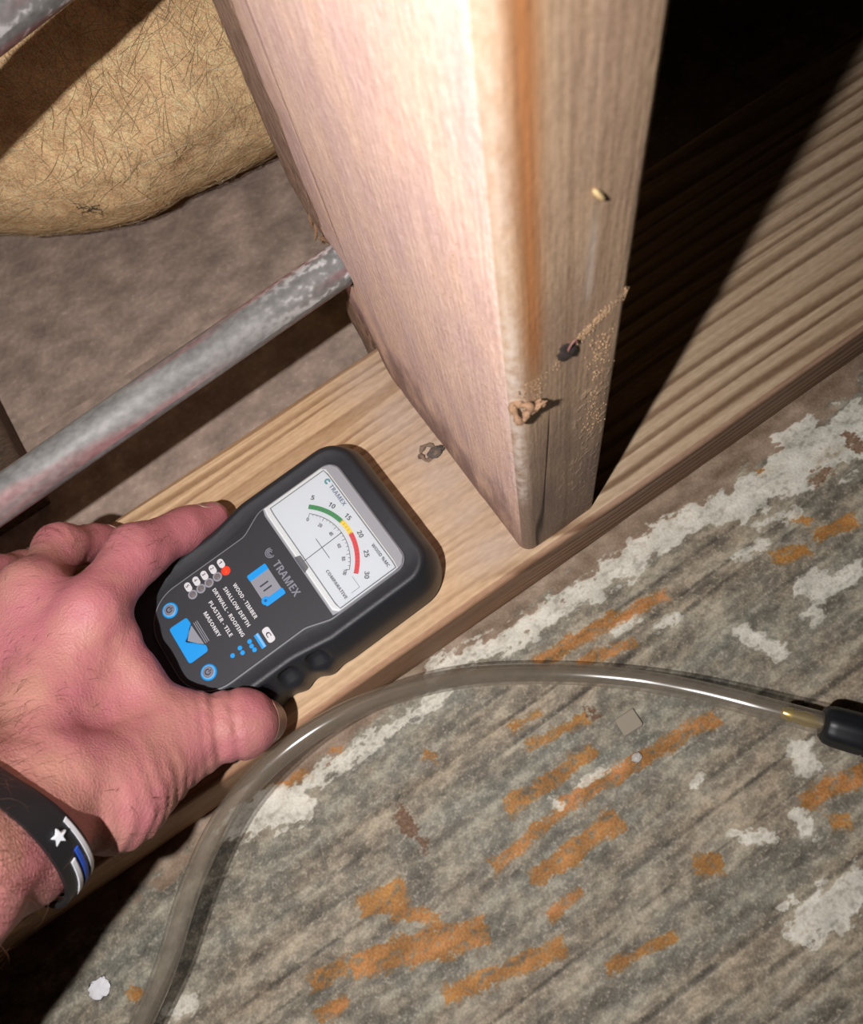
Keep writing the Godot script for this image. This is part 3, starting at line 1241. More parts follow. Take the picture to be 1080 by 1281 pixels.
func make_meter() -> void:
	face_font = SystemFont.new()
	face_font.font_names = PackedStringArray(["Droid Sans"])
	face_font.font_weight = 700
	var yaw := deg_to_rad(2.0)
	meter = base("moisture_meter", Vector3(-0.1065, 0.0380, -0.0478))
	meter.basis = Basis(Vector3(sin(yaw), 0, cos(yaw)), Vector3.UP, Vector3(-cos(yaw), 0, sin(yaw)))
	tag(meter, "black rubber moisture meter with a white dial, held against the pale board", "meter")
	var rubber := mat(rgb8(36, 38, 43), 0.40)
	rubber.metallic_specular = 0.5
	rubber.heightmap_enabled = true
	rubber.heightmap_texture = grain_texture(0.12, 71, FastNoiseLite.TYPE_SIMPLEX, Color.BLACK, Color.WHITE)
	rubber.uv1_triplanar = true
	rubber.uv1_scale = Vector3(60, 60, 60)
	rubber.heightmap_scale = 0.006
	var panel_m := mat(rgb8(54, 55, 60), 0.55)
	panel_m.albedo_texture = grain_texture(0.2, 72, FastNoiseLite.TYPE_SIMPLEX, Color(0.75, 0.75, 0.76), Color.WHITE)
	panel_m.uv1_triplanar = true
	panel_m.uv1_scale = Vector3(50, 50, 50)
	var grey := mat(rgb8(150, 152, 158), 0.5)
	var trim_m := mat(rgb8(120, 122, 128), 0.5)
	var white := mat(rgb8(216, 222, 224), 0.5)
	var dial_m := mat(rgb8(206, 215, 222), 0.6)
	var blue := mat(rgb8(22, 148, 226), 0.45)
	var pale_blue := mat(rgb8(120, 176, 220), 0.5)
	var pad_m := mat(rgb8(138, 140, 150), 0.5)
	var dark := mat(rgb8(50, 54, 62), 0.6)
	print_white = mat(rgb8(205, 206, 210), 0.6)
	# rubber boot
	var N := 360
	var out := outline([[43.4, 72.4, 17], [43.4, 14, 22], [40.3, -4, 22], [39.8, -73.5, 24], [-39.8, -73.5, 24], [-40.3, -4, 22], [-43.6, 14, 22], [-43.6, 72.4, 17]], N)
	var rings := []
	var layers := [[0.0, 3.0], [0.6, 1.6], [1.6, 0.5], [3.0, 0.1], [6.0, 0.0], [10.0, 0.0], [14.0, 0.2], [16.0, 0.4], [17.5, 0.7], [19.0, 1.1], [20.5, 1.6], [22.0, 2.2], [23.5, 2.9], [25.0, 3.6], [26.4, 4.4], [27.3, 5.2], [27.8, 6.0], [28.0, 6.8], [27.95, 7.6], [27.7, 8.8], [27.4, 11.0], [27.3, 13.0]]
	for l in layers:
		var q := inset(out, l[1])
		var ring := PackedVector3Array()
		var hh: float = l[0]
		for k in N:
			var p := q[k]
			var t := (out[(k + 1) % N] - out[(k + N - 1) % N]).normalized()
			var nor := Vector2(t.y, -t.x)
			if nor.dot(out[k]) < 0.0:
				nor = -nor
			if absf(p.x) > 25.0:
				for uk in [4.0, -9.4, -22.8, -36.2]:
					var du: float = p.y - uk
					var lobe := exp(-pow(du / 4.2, 2.0)) * (1.0 - smoothstep(12.0, 20.0, hh))
					p += nor * lobe * 2.0
					var hole := exp(-pow(du / 4.0, 4.0)) * exp(-pow((hh - 21.5) / 3.6, 4.0))
					p -= nor * hole * 3.8
			ring.append(Vector3(p.x, hh, -p.y) * 0.001)
		rings.append(ring)
	obj("rubber_boot", loft(rings), rubber, meter)
	# face plate, its grey edge line and the bezel round the dial
	var face := [[30.6, 59.2, 6], [30.6, 19, 9], [26.8, 8, 9], [26.8, -46.5, 17], [-23.8, -46.5, 17], [-23.8, 8, 9], [-29.4, 19, 9], [-29.4, 59.2, 6]]
	obj("edge_line", slab(inset(outline(face, 300), -0.7), 27.0, 28.3, 0.3), trim_m, meter)
	obj("face_plate", slab(outline(face, 300), 27.0, 28.7, 0.3), panel_m, meter)
	obj("bezel", poly([[-29.6, 20.4, 1.0], [30.8, 20.4, 1.0], [30.8, 59.4, 6], [-29.6, 59.4, 6]], 27.5, 29.1, 0.4), grey, meter)
	obj("window_frame", poly([[-29.0, 21.4, 0.6], [30.4, 21.4, 0.6], [30.4, 54.8, 0.6], [-29.0, 54.8, 0.6]], 28.0, 29.6, 0.35), white, meter)
	obj("dial_outline", poly([[-27.5, 23.9, 0.3], [30.0, 23.9, 0.3], [30.0, 54.1, 0.3], [-27.5, 54.1, 0.3]], 28.5, 29.68, 0.05), mat(rgb8(110, 116, 122), 0.6), meter)
	obj("dial", poly([[-27.0, 24.4, 0.3], [29.5, 24.4, 0.3], [29.5, 53.6, 0.3], [-27.0, 53.6, 0.3]], 28.5, 29.75, 0.1), dial_m, meter)
	obj("pivot_cover", poly([[-1.4, 20.8, 0.4], [7.4, 20.8, 0.4], [6.4, 23.6, 0.6], [-0.4, 23.6, 0.6]], 29.0, 29.9, 0.2), mat(rgb8(90, 92, 98), 0.5), meter)
	# dial print
	var cr := 2.2
	var cu := 20.4
	var h0 := 29.7
	var h1 := 29.82
	var scale_colours := [["green_band", rgb8(10, 132, 62), 136.4, 99.5], ["yellow_band", rgb8(236, 204, 40), 99.5, 83.5], ["red_band", rgb8(214, 28, 40), 83.5, 43.0]]
	for s in scale_colours:
		obj(s[0], ring_band(cr, cu, 25.3, 27.4, deg_to_rad(s[2]), deg_to_rad(s[3]), h0, h1), mat(s[1], 0.6), meter)
	obj("scale_line", ring_band(cr, cu, 23.1, 23.35, deg_to_rad(134), deg_to_rad(46), h0, h1), dark, meter)
	var ticks := []
	for k in 21:
		var a := deg_to_rad(lerpf(134.0, 46.0, k / 20.0))
		var l := 1.6 if k % 4 == 0 else 0.9
		ticks.append(bar(cr + cos(a) * (23.2 - l / 2), cu + sin(a) * (23.2 - l / 2), l, 0.22, h0, h1, a))
	for k in 26:
		var a := deg_to_rad(lerpf(136.0, 43.4, k / 25.0))
		ticks.append(bar(cr + cos(a) * 26.3, cu + sin(a) * 26.3, 2.0 if k % 5 == 0 else 1.2, 0.16, h0, h1 + 0.05, a))
	var tk := base_child("scale_ticks", meter)
	tk.mesh = join(ticks)
	tk.mesh.surface_set_material(0, dark)
	obj("needle", bar(2.7, 33.4, 0.26, 20.6, 30.0, 30.2, 0.02), dark, meter)
	obj("cross_line", bar(3.1, 33.1, 11.4, 0.28, h0, h1), dark, meter)
	var big := ["5", "10", "15", "20", "25", "30"]
	var big_at := [[-19.3, 42.4], [-10.8, 47.2], [-1.9, 49.9], [8.1, 49.8], [17.0, 47.0], [24.9, 41.8]]
	for k in 6:
		var a := atan2(big_at[k][1] - cu, big_at[k][0] - cr) - PI / 2
		put_text(big[k], big_at[k][0], big_at[k][1], 1.5 if k == 0 else 3.2, 2.1, h1, dark, meter, a * 0.8)
	var small := ["0", "20", "40", "60", "80", "100"]
	var small_at := [[-12.2, 35.1], [-6.4, 38.0], [-0.1, 39.7], [6.7, 39.5], [12.7, 37.8], [18.0, 35.0]]
	for k in 6:
		var a := atan2(small_at[k][1] - cu, small_at[k][0] - cr) - PI / 2
		put_text(small[k], small_at[k][0], small_at[k][1], 1.1 + 0.75 * (small[k].length() - 1), 1.6, h1, dark, meter, a)
	var soft := mat(rgb8(90, 110, 135), 0.6)
	put_text("TRAMEX", -13.2, 51.9, 12.0, 1.9, h1, soft, meter)
	obj("dial_emblem", ring_band(-21.6, 51.8, 0.5, 1.4, 0.6, 5.8, h0, h1), mat(rgb8(70, 140, 150), 0.6), meter)
	put_text("WOOD %MC", 21.4, 51.4, 12.6, 1.5, h1, dark, meter)
	put_text("COMPARATIVE", 20.2, 29.2, 15.4, 1.4, h1, dark, meter)
	obj("corner_line", bar(24.4, 36.4, 5.8, 0.18, h0, h1), soft, meter)
	obj("corner_line", bar(27.3, 34.2, 0.18, 4.4, h0, h1), soft, meter)
	# logo and text on the face plate
	var hf := 28.68
	var logo := mat(rgb8(128, 130, 142), 0.45)
	for rr in [[0.5, 0.95], [1.25, 1.65], [1.95, 2.35]]:
		obj("emblem_arc", ring_band(-10.2, 13.4, rr[0], rr[1], 0.5 + rr[0], 5.9 + rr[0] * 0.4, 28.4, 28.85), logo, meter)
	put_text("TRAMEX", 4.0, 13.2, 18.6, 3.4, hf, logo, meter)
	put_text("WOOD - TIMBER", 1.2, -6.7, 19.0, 1.7, hf, print_white, meter)
	put_text("SHALLOW DEPTH", 1.0, -11.0, 21.2, 1.7, hf, print_white, meter)
	put_text("DRYWALL - ROOFING", 0.9, -15.2, 25.8, 1.7, hf, print_white, meter)
	put_text("PLASTER - TILE", 1.2, -19.4, 18.8, 1.7, hf, print_white, meter)
	put_text("MASONRY", 1.0, -23.6, 13.0, 1.7, hf, print_white, meter)
	# electrode pad symbol
	obj("symbol_plate", pill(1.0, 4.3, 15.6, 9.6, 28.4, 28.85, 0.8), pad_m, meter)
	obj("symbol_bar", pill(-6.1, 4.3, 3.2, 9.8, 28.4, 28.95, 0.7), blue, meter)
	obj("symbol_bar", pill(7.8, 4.6, 3.2, 10.0, 28.4, 28.95, 0.7), blue, meter)
	obj("symbol_slot", bar(0.1, 3.9, 0.7, 4.2, 28.5, 28.98), dark, meter)
	obj("symbol_slot", bar(2.7, 4.2, 0.7, 4.2, 28.5, 28.98), dark, meter)
	var drop := obj("symbol_drop", slab(disc_outline(6.8, 0.6, 1.9), 28.5, 29.0, 0.2), blue, meter)
	obj("drop_eye", slab(disc_outline(6.8, 0.6, 0.7, 20), 28.6, 29.08, 0.1), mat(rgb8(10, 90, 160), 0.5), drop)
	# range lamps with their labels
	var lamp_u := [-24.0, -19.7, -15.5, -11.1, -6.7]
	for k in 5:
		var lab := obj("lamp_label", pill(-19.9, lamp_u[k], 4.6, 2.9, 28.4, 28.9), print_white, meter)
		put_text(["5", "4", "3", "2", "1"][k], -20.4, lamp_u[k], 0.9, 1.6, 28.9, dark, lab)
		var lens: StandardMaterial3D
		if k == 4:
			lens = mat(rgb8(255, 70, 40), 0.3)
			lens.emission_enabled = true
			lens.emission = Color(1.0, 0.1, 0.03)
			lens.emission_energy_multiplier = 0.9
		else:
			lens = mat(rgb8(112, 106, 108), 0.3)
		obj("lamp_collar", slab(disc_outline(-15.7, lamp_u[k], 2.15), 28.4, 28.85, 0.15), mat(rgb8(225, 60, 40), 0.4) if k == 4 else pad_m, meter)  # collar of the lit lamp coloured red: the glow painted round it
		obj("led", slab(disc_outline(-15.7, lamp_u[k], 1.45), 28.5, 29.2, 0.5), lens, meter)
	# arrow block
	obj("arrow_block", poly([[-9.0, -40.2, 1.2], [9.8, -40.2, 1.2], [9.8, -30.6, 1.0], [7.0, -30.2, 0.3], [0.7, -37.2, 0.2], [-5.0, -31.0, 0.3], [-8.6, -31.2, 1.0]], 28.4, 28.95, 0.15), blue, meter)
	obj("arrow", poly([[-4.4, -31.2, 0.2], [0.7, -36.8, 0.2], [6.4, -30.6, 0.2]], 28.4, 28.9, 0.1), pad_m, meter)
	for k in 3:
		obj("arrow_stripe", bar(0.9, -30.0 + k * 0.8 + 0.1, 11.0, 0.36, 28.5, 28.85), pad_m, meter)
	# buttons
	for b in [[-15.9, -35.7], [17.7, -35.1]]:
		obj("button_ring", slab(disc_outline(b[0], b[1], 3.6), 28.3, 29.2, 0.5), blue, meter)
		var cap := obj("button_inner_ring", slab(disc_outline(b[0], b[1], 2.9), 28.5, 29.35, 0.3), pale_blue, meter)
		obj("button_cap", slab(disc_outline(b[0], b[1], 2.5), 28.5, 29.6, 0.4), mat(rgb8(118, 120, 134), 0.4), cap)
		obj("power_mark", ring_band(b[0], b[1], 0.9, 1.35, deg_to_rad(125), deg_to_rad(415), 29.5, 29.68), mat(rgb8(30, 32, 38), 0.5), cap)
		obj("power_mark", bar(b[0], b[1] + 1.0, 0.42, 1.5, 29.5, 29.68), mat(rgb8(30, 32, 38), 0.5), cap)
	# depth dots and key
	for d in [[18.0, -23.2], [17.2, -19.0], [19.6, -19.1], [17.4, -14.2], [19.6, -14.5], [21.7, -14.3]]:
		obj("depth_dot", slab(disc_outline(d[0], d[1], 1.05, 24), 28.4, 28.9, 0.15), blue, meter)
	obj("depth_bar", bar(20.0, -10.4, 7.0, 2.3, 28.4, 28.85), blue, meter)
	obj("depth_bar_pale_band", bar(20.0, -10.0, 7.0, 1.0, 28.5, 28.92), pale_blue, meter)  # bluish-white band of the printed bar
	obj("key_pill", pill(20.0, -6.1, 7.2, 3.5, 28.4, 28.9, 1.3), print_white, meter)
	put_text("C", 20.0, -6.1, 2.4, 2.0, 28.9, dark, meter)
	# clear window over the dial
	var glass := mat(Color(1, 1, 1, 0.03), 0.05)
	glass.transparency = BaseMaterial3D.TRANSPARENCY_ALPHA
	obj("dial_window", poly([[-28.2, 22.2, 0.5], [30.0, 22.2, 0.5], [30.0, 54.4, 0.5], [-28.2, 54.4, 0.5]], 30.5, 30.9, 0.1), glass, meter)

# ------------------------------------------------------------ hand and arm
func bone_d(p: Vector3, b: Array) -> float:
	var a: Vector3 = b[0]
	var ab: Vector3 = b[1] - a
	var t := clampf((p - a).dot(ab) / ab.length_squared(), 0.0, 1.0)
	return p.distance_to(a + ab * t) - lerpf(b[2], b[3], t)

func field_at(p: Vector3) -> float:
	var s := 0.0
	for b in bones:
		var d := bone_d(p, b)
		if d < 0.03:
			s += exp(-d / SK)
	return -log(maxf(s, 1e-12)) * SK

func along(p: Vector3, a: Vector3, b: Vector3) -> float:
	return (p - a).dot((b - a).normalized())

func skin_wrinkle(p: Vector3) -> float:
	var out := 0.0
	# folds across the thumb, the index knuckle and the base of the thumb
	var s := along(p, TMCP, TIP1)
	var near := exp(-pow((p - TMCP.lerp(TIP1, 0.35)).length() / 0.017, 4.0))
	out += near * 0.0008 * sin(s * TAU / 0.0042 + 2.0 * noise_a.get_noise_3dv(p * 60.0))
	near = exp(-pow((p - TIP1).length() / 0.011, 4.0))
	out += near * 0.0006 * sin(s * TAU / 0.0030 + 2.0 * noise_a.get_noise_3dv(p * 80.0))
	for g in [[0.0150, 0.0017], [0.0215, 0.0013]]:   # the two folds behind the thumb's knuckle
		var dd: float = s - g[0] + 0.0012 * noise_a.get_noise_3dv(p * 70.0)
		out += g[1] * exp(-pow(dd / 0.0016, 2.0)) * exp(-pow((p - TMCP.lerp(TIP1, 0.7)).length() / 0.018, 6.0))
	s = along(p, IPIP, IDIP)
	near = exp(-pow((p - IPIP - Vector3(0, 0.008, 0)).length() / 0.011, 4.0))
	out += near * 0.0005 * sin(s * TAU / 0.0034 + 2.5 * noise_a.get_noise_3dv(p * 90.0))
	s = along(p, MPIP, MDIP)
	near = exp(-pow((p - MPIP - Vector3(0, 0.008, 0)).length() / 0.011, 4.0))
	out += near * 0.0005 * sin(s * TAU / 0.0036 + 2.5 * noise_a.get_noise_3dv(p * 90.0))
	s = along(p, TCMC, TMCP)
	near = exp(-pow((p - THEN - Vector3(0.004, -0.006, 0.012)).length() / 0.024, 4.0))
	out += near * 0.0005 * sin(s * TAU / 0.0062 + 3.0 * noise_a.get_noise_3dv(p * 40.0))
	out += noise_a.get_noise_3dv(p * 34.0) * 0.0009
	out += noise_a.get_noise_3dv(p * 110.0) * 0.0004
	return out

const IPIP := Vector3(-0.1387, 0.0850, -0.0847)
const IDIP := Vector3(-0.1203, 0.0640, -0.0924)
const ITIP := Vector3(-0.1091, 0.0540, -0.0955)
const MPIP := Vector3(-0.1678, 0.0780, -0.1122)
const MDIP := Vector3(-0.1610, 0.0580, -0.1166)
const MTIP := Vector3(-0.1543, 0.0470, -0.1169)
const TCMC := Vector3(-0.1872, 0.1220, -0.0048)
const THEN := Vector3(-0.1804, 0.1030, 0.0013)
const TMCP := Vector3(-0.1597, 0.0800, -0.0094)
const TIP1 := Vector3(-0.1374, 0.0700, -0.0010)
const TTIP := Vector3(-0.1334, 0.0570, -0.0003)

func make_person() -> void:
	bones = [
	[Vector3(-0.3000, 0.1850, 0.0550), Vector3(-0.2073, 0.1640, 0.0132), 0.0260, 0.0225],
	[Vector3(-0.2073, 0.1640, 0.0132), Vector3(-0.2051, 0.1390, -0.0129), 0.0195, 0.0180],
	[Vector3(-0.2073, 0.1640, 0.0132), Vector3(-0.1973, 0.1390, 0.0089), 0.0205, 0.0185],
	[Vector3(-0.2051, 0.1390, -0.0129), Vector3(-0.2107, 0.1060, -0.0496), 0.0175, 0.0150],
	[Vector3(-0.1973, 0.1390, 0.0089), Vector3(-0.1861, 0.1080, -0.0394), 0.0160, 0.0140],
	[Vector3(-0.1973, 0.1390, 0.0089), Vector3(-0.1872, 0.1220, -0.0048), 0.0160, 0.0160],
	[Vector3(-0.1861, 0.1080, -0.0394), Vector3(-0.1598, 0.1040, -0.0628), 0.0130, 0.0110],
	[Vector3(-0.1861, 0.1080, -0.0394), Vector3(-0.1782, 0.1000, -0.0862), 0.0140, 0.0115],
	[Vector3(-0.2107, 0.1060, -0.0496), Vector3(-0.1782, 0.1000, -0.0862), 0.0130, 0.0115],
	[Vector3(-0.2107, 0.1060, -0.0496), Vector3(-0.2034, 0.0960, -0.0953), 0.0140, 0.0110],
	[Vector3(-0.2107, 0.1060, -0.0496), Vector3(-0.2281, 0.0900, -0.1022), 0.0140, 0.0105],
	[Vector3(-0.1598, 0.1040, -0.0628), Vector3(-0.1782, 0.1000, -0.0862), 0.0095, 0.0100],
	[Vector3(-0.1782, 0.1000, -0.0862), Vector3(-0.2034, 0.0960, -0.0953), 0.0100, 0.0095],
	[Vector3(-0.2034, 0.0960, -0.0953), Vector3(-0.2281, 0.0900, -0.1022), 0.0095, 0.0090],
	[Vector3(-0.1598, 0.1040, -0.0628), Vector3(-0.1387, 0.0850, -0.0847), 0.0115, 0.0115],
	[Vector3(-0.1387, 0.0850, -0.0847), Vector3(-0.1203, 0.0640, -0.0924), 0.0110, 0.0092],
	[Vector3(-0.1203, 0.0640, -0.0924), Vector3(-0.1091, 0.0540, -0.0955), 0.0088, 0.0074],
	[Vector3(-0.1782, 0.1000, -0.0862), Vector3(-0.1678, 0.0780, -0.1122), 0.0105, 0.0095],
	[Vector3(-0.1678, 0.0780, -0.1122), Vector3(-0.1610, 0.0580, -0.1166), 0.0092, 0.0082],
	[Vector3(-0.1610, 0.0580, -0.1166), Vector3(-0.1543, 0.0470, -0.1169), 0.0082, 0.0070],
	[Vector3(-0.2034, 0.0960, -0.0953), Vector3(-0.2003, 0.0720, -0.1207), 0.0100, 0.0090],
	[Vector3(-0.2003, 0.0720, -0.1207), Vector3(-0.1961, 0.0550, -0.1280), 0.0090, 0.0080],
	[Vector3(-0.1961, 0.0550, -0.1280), Vector3(-0.1888, 0.0460, -0.1287), 0.0078, 0.0070],
	[Vector3(-0.2281, 0.0900, -0.1022), Vector3(-0.2248, 0.0680, -0.1269), 0.0090, 0.0080],
	[Vector3(-0.2248, 0.0680, -0.1269), Vector3(-0.2200, 0.0470, -0.1319), 0.0080, 0.0065],
	[Vector3(-0.1872, 0.1220, -0.0048), Vector3(-0.1804, 0.1030, 0.0013), 0.0170, 0.0190],
	[Vector3(-0.1804, 0.1030, 0.0013), Vector3(-0.1597, 0.0800, -0.0094), 0.0200, 0.0165],
	[Vector3(-0.1597, 0.0800, -0.0094), Vector3(-0.1457, 0.0740, -0.0040), 0.0160, 0.0122],
	[Vector3(-0.1457, 0.0740, -0.0040), Vector3(-0.1374, 0.0700, -0.0010), 0.0120, 0.0122],
	[Vector3(-0.1374, 0.0700, -0.0010), Vector3(-0.1334, 0.0570, -0.0003), 0.0112, 0.0090],
	[Vector3(-0.1598, 0.1040, -0.0628), Vector3(-0.1602, 0.0940, -0.0532), 0.0090, 0.0075],
	[Vector3(-0.1602, 0.0940, -0.0532), Vector3(-0.1618, 0.0900, -0.0360), 0.0080, 0.0090],
	[Vector3(-0.1618, 0.0900, -0.0360), Vector3(-0.1597, 0.0800, -0.0094), 0.0090, 0.0110],
	[Vector3(-0.1861, 0.1080, -0.0394), Vector3(-0.1618, 0.0900, -0.0360), 0.0110, 0.0080],
	[Vector3(-0.1861, 0.1080, -0.0394), Vector3(-0.1804, 0.1030, 0.0013), 0.0120, 0.0120],
	[Vector3(-0.1861, 0.1080, -0.0394), Vector3(-0.1602, 0.0940, -0.0532), 0.0120, 0.0080],
	[Vector3(-0.1861, 0.1080, -0.0394), Vector3(-0.1597, 0.0800, -0.0094), 0.0105, 0.0120]]
	var cell := 0.0017
	var lo := Vector3(1, 1, 1)
	var hi := Vector3(-1, -1, -1)
	for b in bones:
		for e in 2:
			var r: float = b[2 + e] + 0.008
			lo = lo.min(b[e] - Vector3.ONE * r)
			hi = hi.max(b[e] + Vector3.ONE * r)
	var nx := int((hi.x - lo.x) / cell) + 2
	var ny := int((hi.y - lo.y) / cell) + 2
	var nz := int((hi.z - lo.z) / cell) + 2
	var f := PackedFloat32Array()
	f.resize(nx * ny * nz)
	var inv := 1.0 / SK
	for b in bones:
		var a: Vector3 = b[0]
		var c: Vector3 = b[1]
		var ra: float = b[2]
		var rb: float = b[3]
		var ab := c - a
		var il := 1.0 / ab.length_squared()
		var rr := maxf(ra, rb) + 0.012
		var l := (a.min(c) - Vector3.ONE * rr - lo) / cell
		var u := (a.max(c) + Vector3.ONE * rr - lo) / cell
		for k in range(maxi(0, int(l.z)), mini(nz, int(u.z) + 1)):
			for j in range(maxi(0, int(l.y)), mini(ny, int(u.y) + 1)):
				for i in range(maxi(0, int(l.x)), mini(nx, int(u.x) + 1)):
					var p := lo + Vector3(i, j, k) * cell - a
					var t := clampf(p.dot(ab) * il, 0.0, 1.0)
					var d := (p - ab * t).length() - ra - (rb - ra) * t
					if d < 0.012:
						f[(k * ny + j) * nx + i] += exp(-d * inv)
	for i in f.size():
		if f[i] <= 0.0:
			f[i] = 0.02
		else:
			f[i] = -log(f[i]) * SK
			if absf(f[i]) < 0.004:
				var q := lo + Vector3(i % nx, (i / nx) % ny, i / (nx * ny)) * cell
				f[i] += skin_wrinkle(q)
	# surface nets
	var cellv := {}
	var v := PackedVector3Array()
	var sxy := nx * ny
	var offs := [0, 1, nx, nx + 1, sxy, sxy + 1, sxy + nx, sxy + nx + 1]
	var pos := [Vector3(0, 0, 0), Vector3(1, 0, 0), Vector3(0, 1, 0), Vector3(1, 1, 0), Vector3(0, 0, 1), Vector3(1, 0, 1), Vector3(0, 1, 1), Vector3(1, 1, 1)]
	var edges := [[0, 1], [2, 3], [4, 5], [6, 7], [0, 2], [1, 3], [4, 6], [5, 7], [0, 4], [1, 5], [2, 6], [3, 7]]
	for k in nz - 1:
		for j in ny - 1:
			var row := (k * ny + j) * nx
			for i in nx - 1:
				var at := row + i
				var first := f[at] < 0.0
				if (f[at + 1] < 0.0) == first and (f[at + nx] < 0.0) == first and (f[at + sxy] < 0.0) == first and (f[at + nx + 1] < 0.0) == first and (f[at + sxy + 1] < 0.0) == first and (f[at + sxy + nx] < 0.0) == first and (f[at + sxy + nx + 1] < 0.0) == first:
					continue
				var sum := Vector3.ZERO
				var cnt := 0
				for e in edges:
					var fa := f[at + offs[e[0]]]
					var fb := f[at + offs[e[1]]]
					if (fa < 0.0) != (fb < 0.0):
						sum += (pos[e[0]] as Vector3).lerp(pos[e[1]], fa / (fa - fb))
						cnt += 1
				cellv[at] = v.size()
				v.append(lo + (Vector3(i, j, k) + sum / cnt) * cell)
	var idx := PackedInt32Array()
	for at in cellv:
		var inside := f[at] < 0.0
		for ax in 3:
			var step: int = [1, nx, sxy][ax]
			if (f[at + step] < 0.0) == inside:
				continue
			var s1: int = [nx, sxy, 1][ax]
			var s2: int = [sxy, 1, nx][ax]
			if not (cellv.has(at - s1) and cellv.has(at - s2) and cellv.has(at - s1 - s2)):
				continue
			var a: int = cellv[at]
			var b: int = cellv[at - s1]
			var c: int = cellv[at - s1 - s2]
			var d: int = cellv[at - s2]
			if inside:
				idx.append_array([a, c, b, a, d, c])
			else:
				idx.append_array([a, b, c, a, c, d])
	var col := PackedColorArray()
	for p in v:
		var n := noise_a.get_noise_3dv(p * 22.0) + 0.5 * noise_a.get_noise_3dv(p * 75.0)
		var red := clampf(0.5 + n * 0.9, 0.0, 1.0)
		for q in [IPIP, TIP1, MPIP, TMCP]:
			red += 0.35 * exp(-pow((p - q).length() / 0.014, 2.0))
		# the fingers and the side of the thumb are pinker than the back of the hand and the arm
		red += 0.35 * smoothstep(-0.185, -0.14, p.x) - 0.15 * smoothstep(0.10, 0.16, p.y)
		col.append(Color(0.49, 0.235, 0.185).lerp(Color(0.48, 0.165, 0.188), clampf(red, 0.0, 1.0)))
	var mesh := finish(v, PackedVector2Array(), idx, true, col)
	var skin := StandardMaterial3D.new()
	skin.vertex_color_use_as_albedo = true
	skin.roughness = 0.5
	skin.metallic_specular = 0.45
	skin.subsurf_scatter_enabled = true
	skin.subsurf_scatter_strength = 0.06
	skin.heightmap_enabled = true
	skin.heightmap_texture = grain_texture(0.045, 81, FastNoiseLite.TYPE_CELLULAR, Color.BLACK, Color.WHITE)
	skin.heightmap_scale = 0.034
	skin.uv1_triplanar = true
	skin.uv1_scale = Vector3(45, 45, 45)
	var o := base("person", Vector3.ZERO)
	tag(o, "left hand and bare hairy forearm of a person reaching in and gripping the black meter", "person")
	obj("body", mesh, skin, o)
	# nails
	var nail := mat(rgb8(168, 128, 116), 0.38)
	make_nail(o, TTIP, (TTIP - TIP1).normalized(), Vector3(0.85, 0.2, 0.5), 0.0070, 0.013, nail)
	make_nail(o, ITIP, (ITIP - IDIP).normalized(), Vector3(0.1, 0.75, -0.65), 0.0055, 0.0105, nail)
	make_nail(o, MTIP, (MTIP - MDIP).normalized(), Vector3(0.1, 0.8, -0.6), 0.0052, 0.010, nail)
	# hairs on the arm and the back of the hand
	var rng := RandomNumberGenerator.new()
	rng.seed = 12
	var arr := mesh.surface_get_arrays(0)
	var nor: PackedVector3Array = arr[Mesh.ARRAY_NORMAL]
	var hv := PackedVector3Array()
	var hi2 := PackedInt32Array()
	var made := 0
	var tries := 0
	while made < 1500 and tries < 60000:
		tries += 1
		var i := rng.randi() % v.size()
		var p := v[i]
		var n := nor[i]
		if n.y < -0.2:
			continue
		var dens := 0.16
		if p.x < -0.18 and p.y > 0.118:
			dens = 1.0
		elif (p - IPIP).length() < 0.017 or (p - MPIP).length() < 0.016:
			dens = 0.5
		elif p.x > -0.165:
			dens = 0.0
		if rng.randf() > dens:
			continue
		var dir := Vector3(0.55, -0.55, 0.3) + Vector3(rng.randfn(0, 0.4), rng.randfn(0, 0.4), rng.randfn(0, 0.4))
		dir = (dir - n * dir.dot(n)).normalized()
		var ln := rng.randf_range(0.004, 0.011) * (0.5 if p.x > -0.185 else 1.0)
		var bend := rng.randf_range(-0.6, 0.6)
		var th := 0.00007
		var side := dir.cross(n)
		for q in 5:
			var t := q / 4.0
			var here := p + (dir * t + side * bend * t * t) * ln + n * ln * 0.35 * sin(t * 2.2) 
			var r := th * (1.0 - t * 0.75)
			var b := hv.size()
			hv.append_array([here + side * r, here + n * r, here - side * r])
			if q:
				for e in 3:
					var e2 := (e + 1) % 3
					hi2.append_array([b - 3 + e, b + e, b - 3 + e2, b - 3 + e2, b + e, b + e2])
		made += 1
	var hair := obj("arm_hair", finish(hv, PackedVector2Array(), hi2, false), mat(rgb8(96, 62, 44), 0.5), o)
	hair.set_meta("kind", "stuff")

func onto_skin(from: Vector3, dir: Vector3) -> Vector3:   # outermost skin along dir from a point inside
	var s := 0.0
	for k in 60:
		var d := field_at(from + dir * s)
		if d > -0.0001:
			break
		s += maxf(-d * 0.7, 0.0002)
	return from + dir * (s + 0.0)

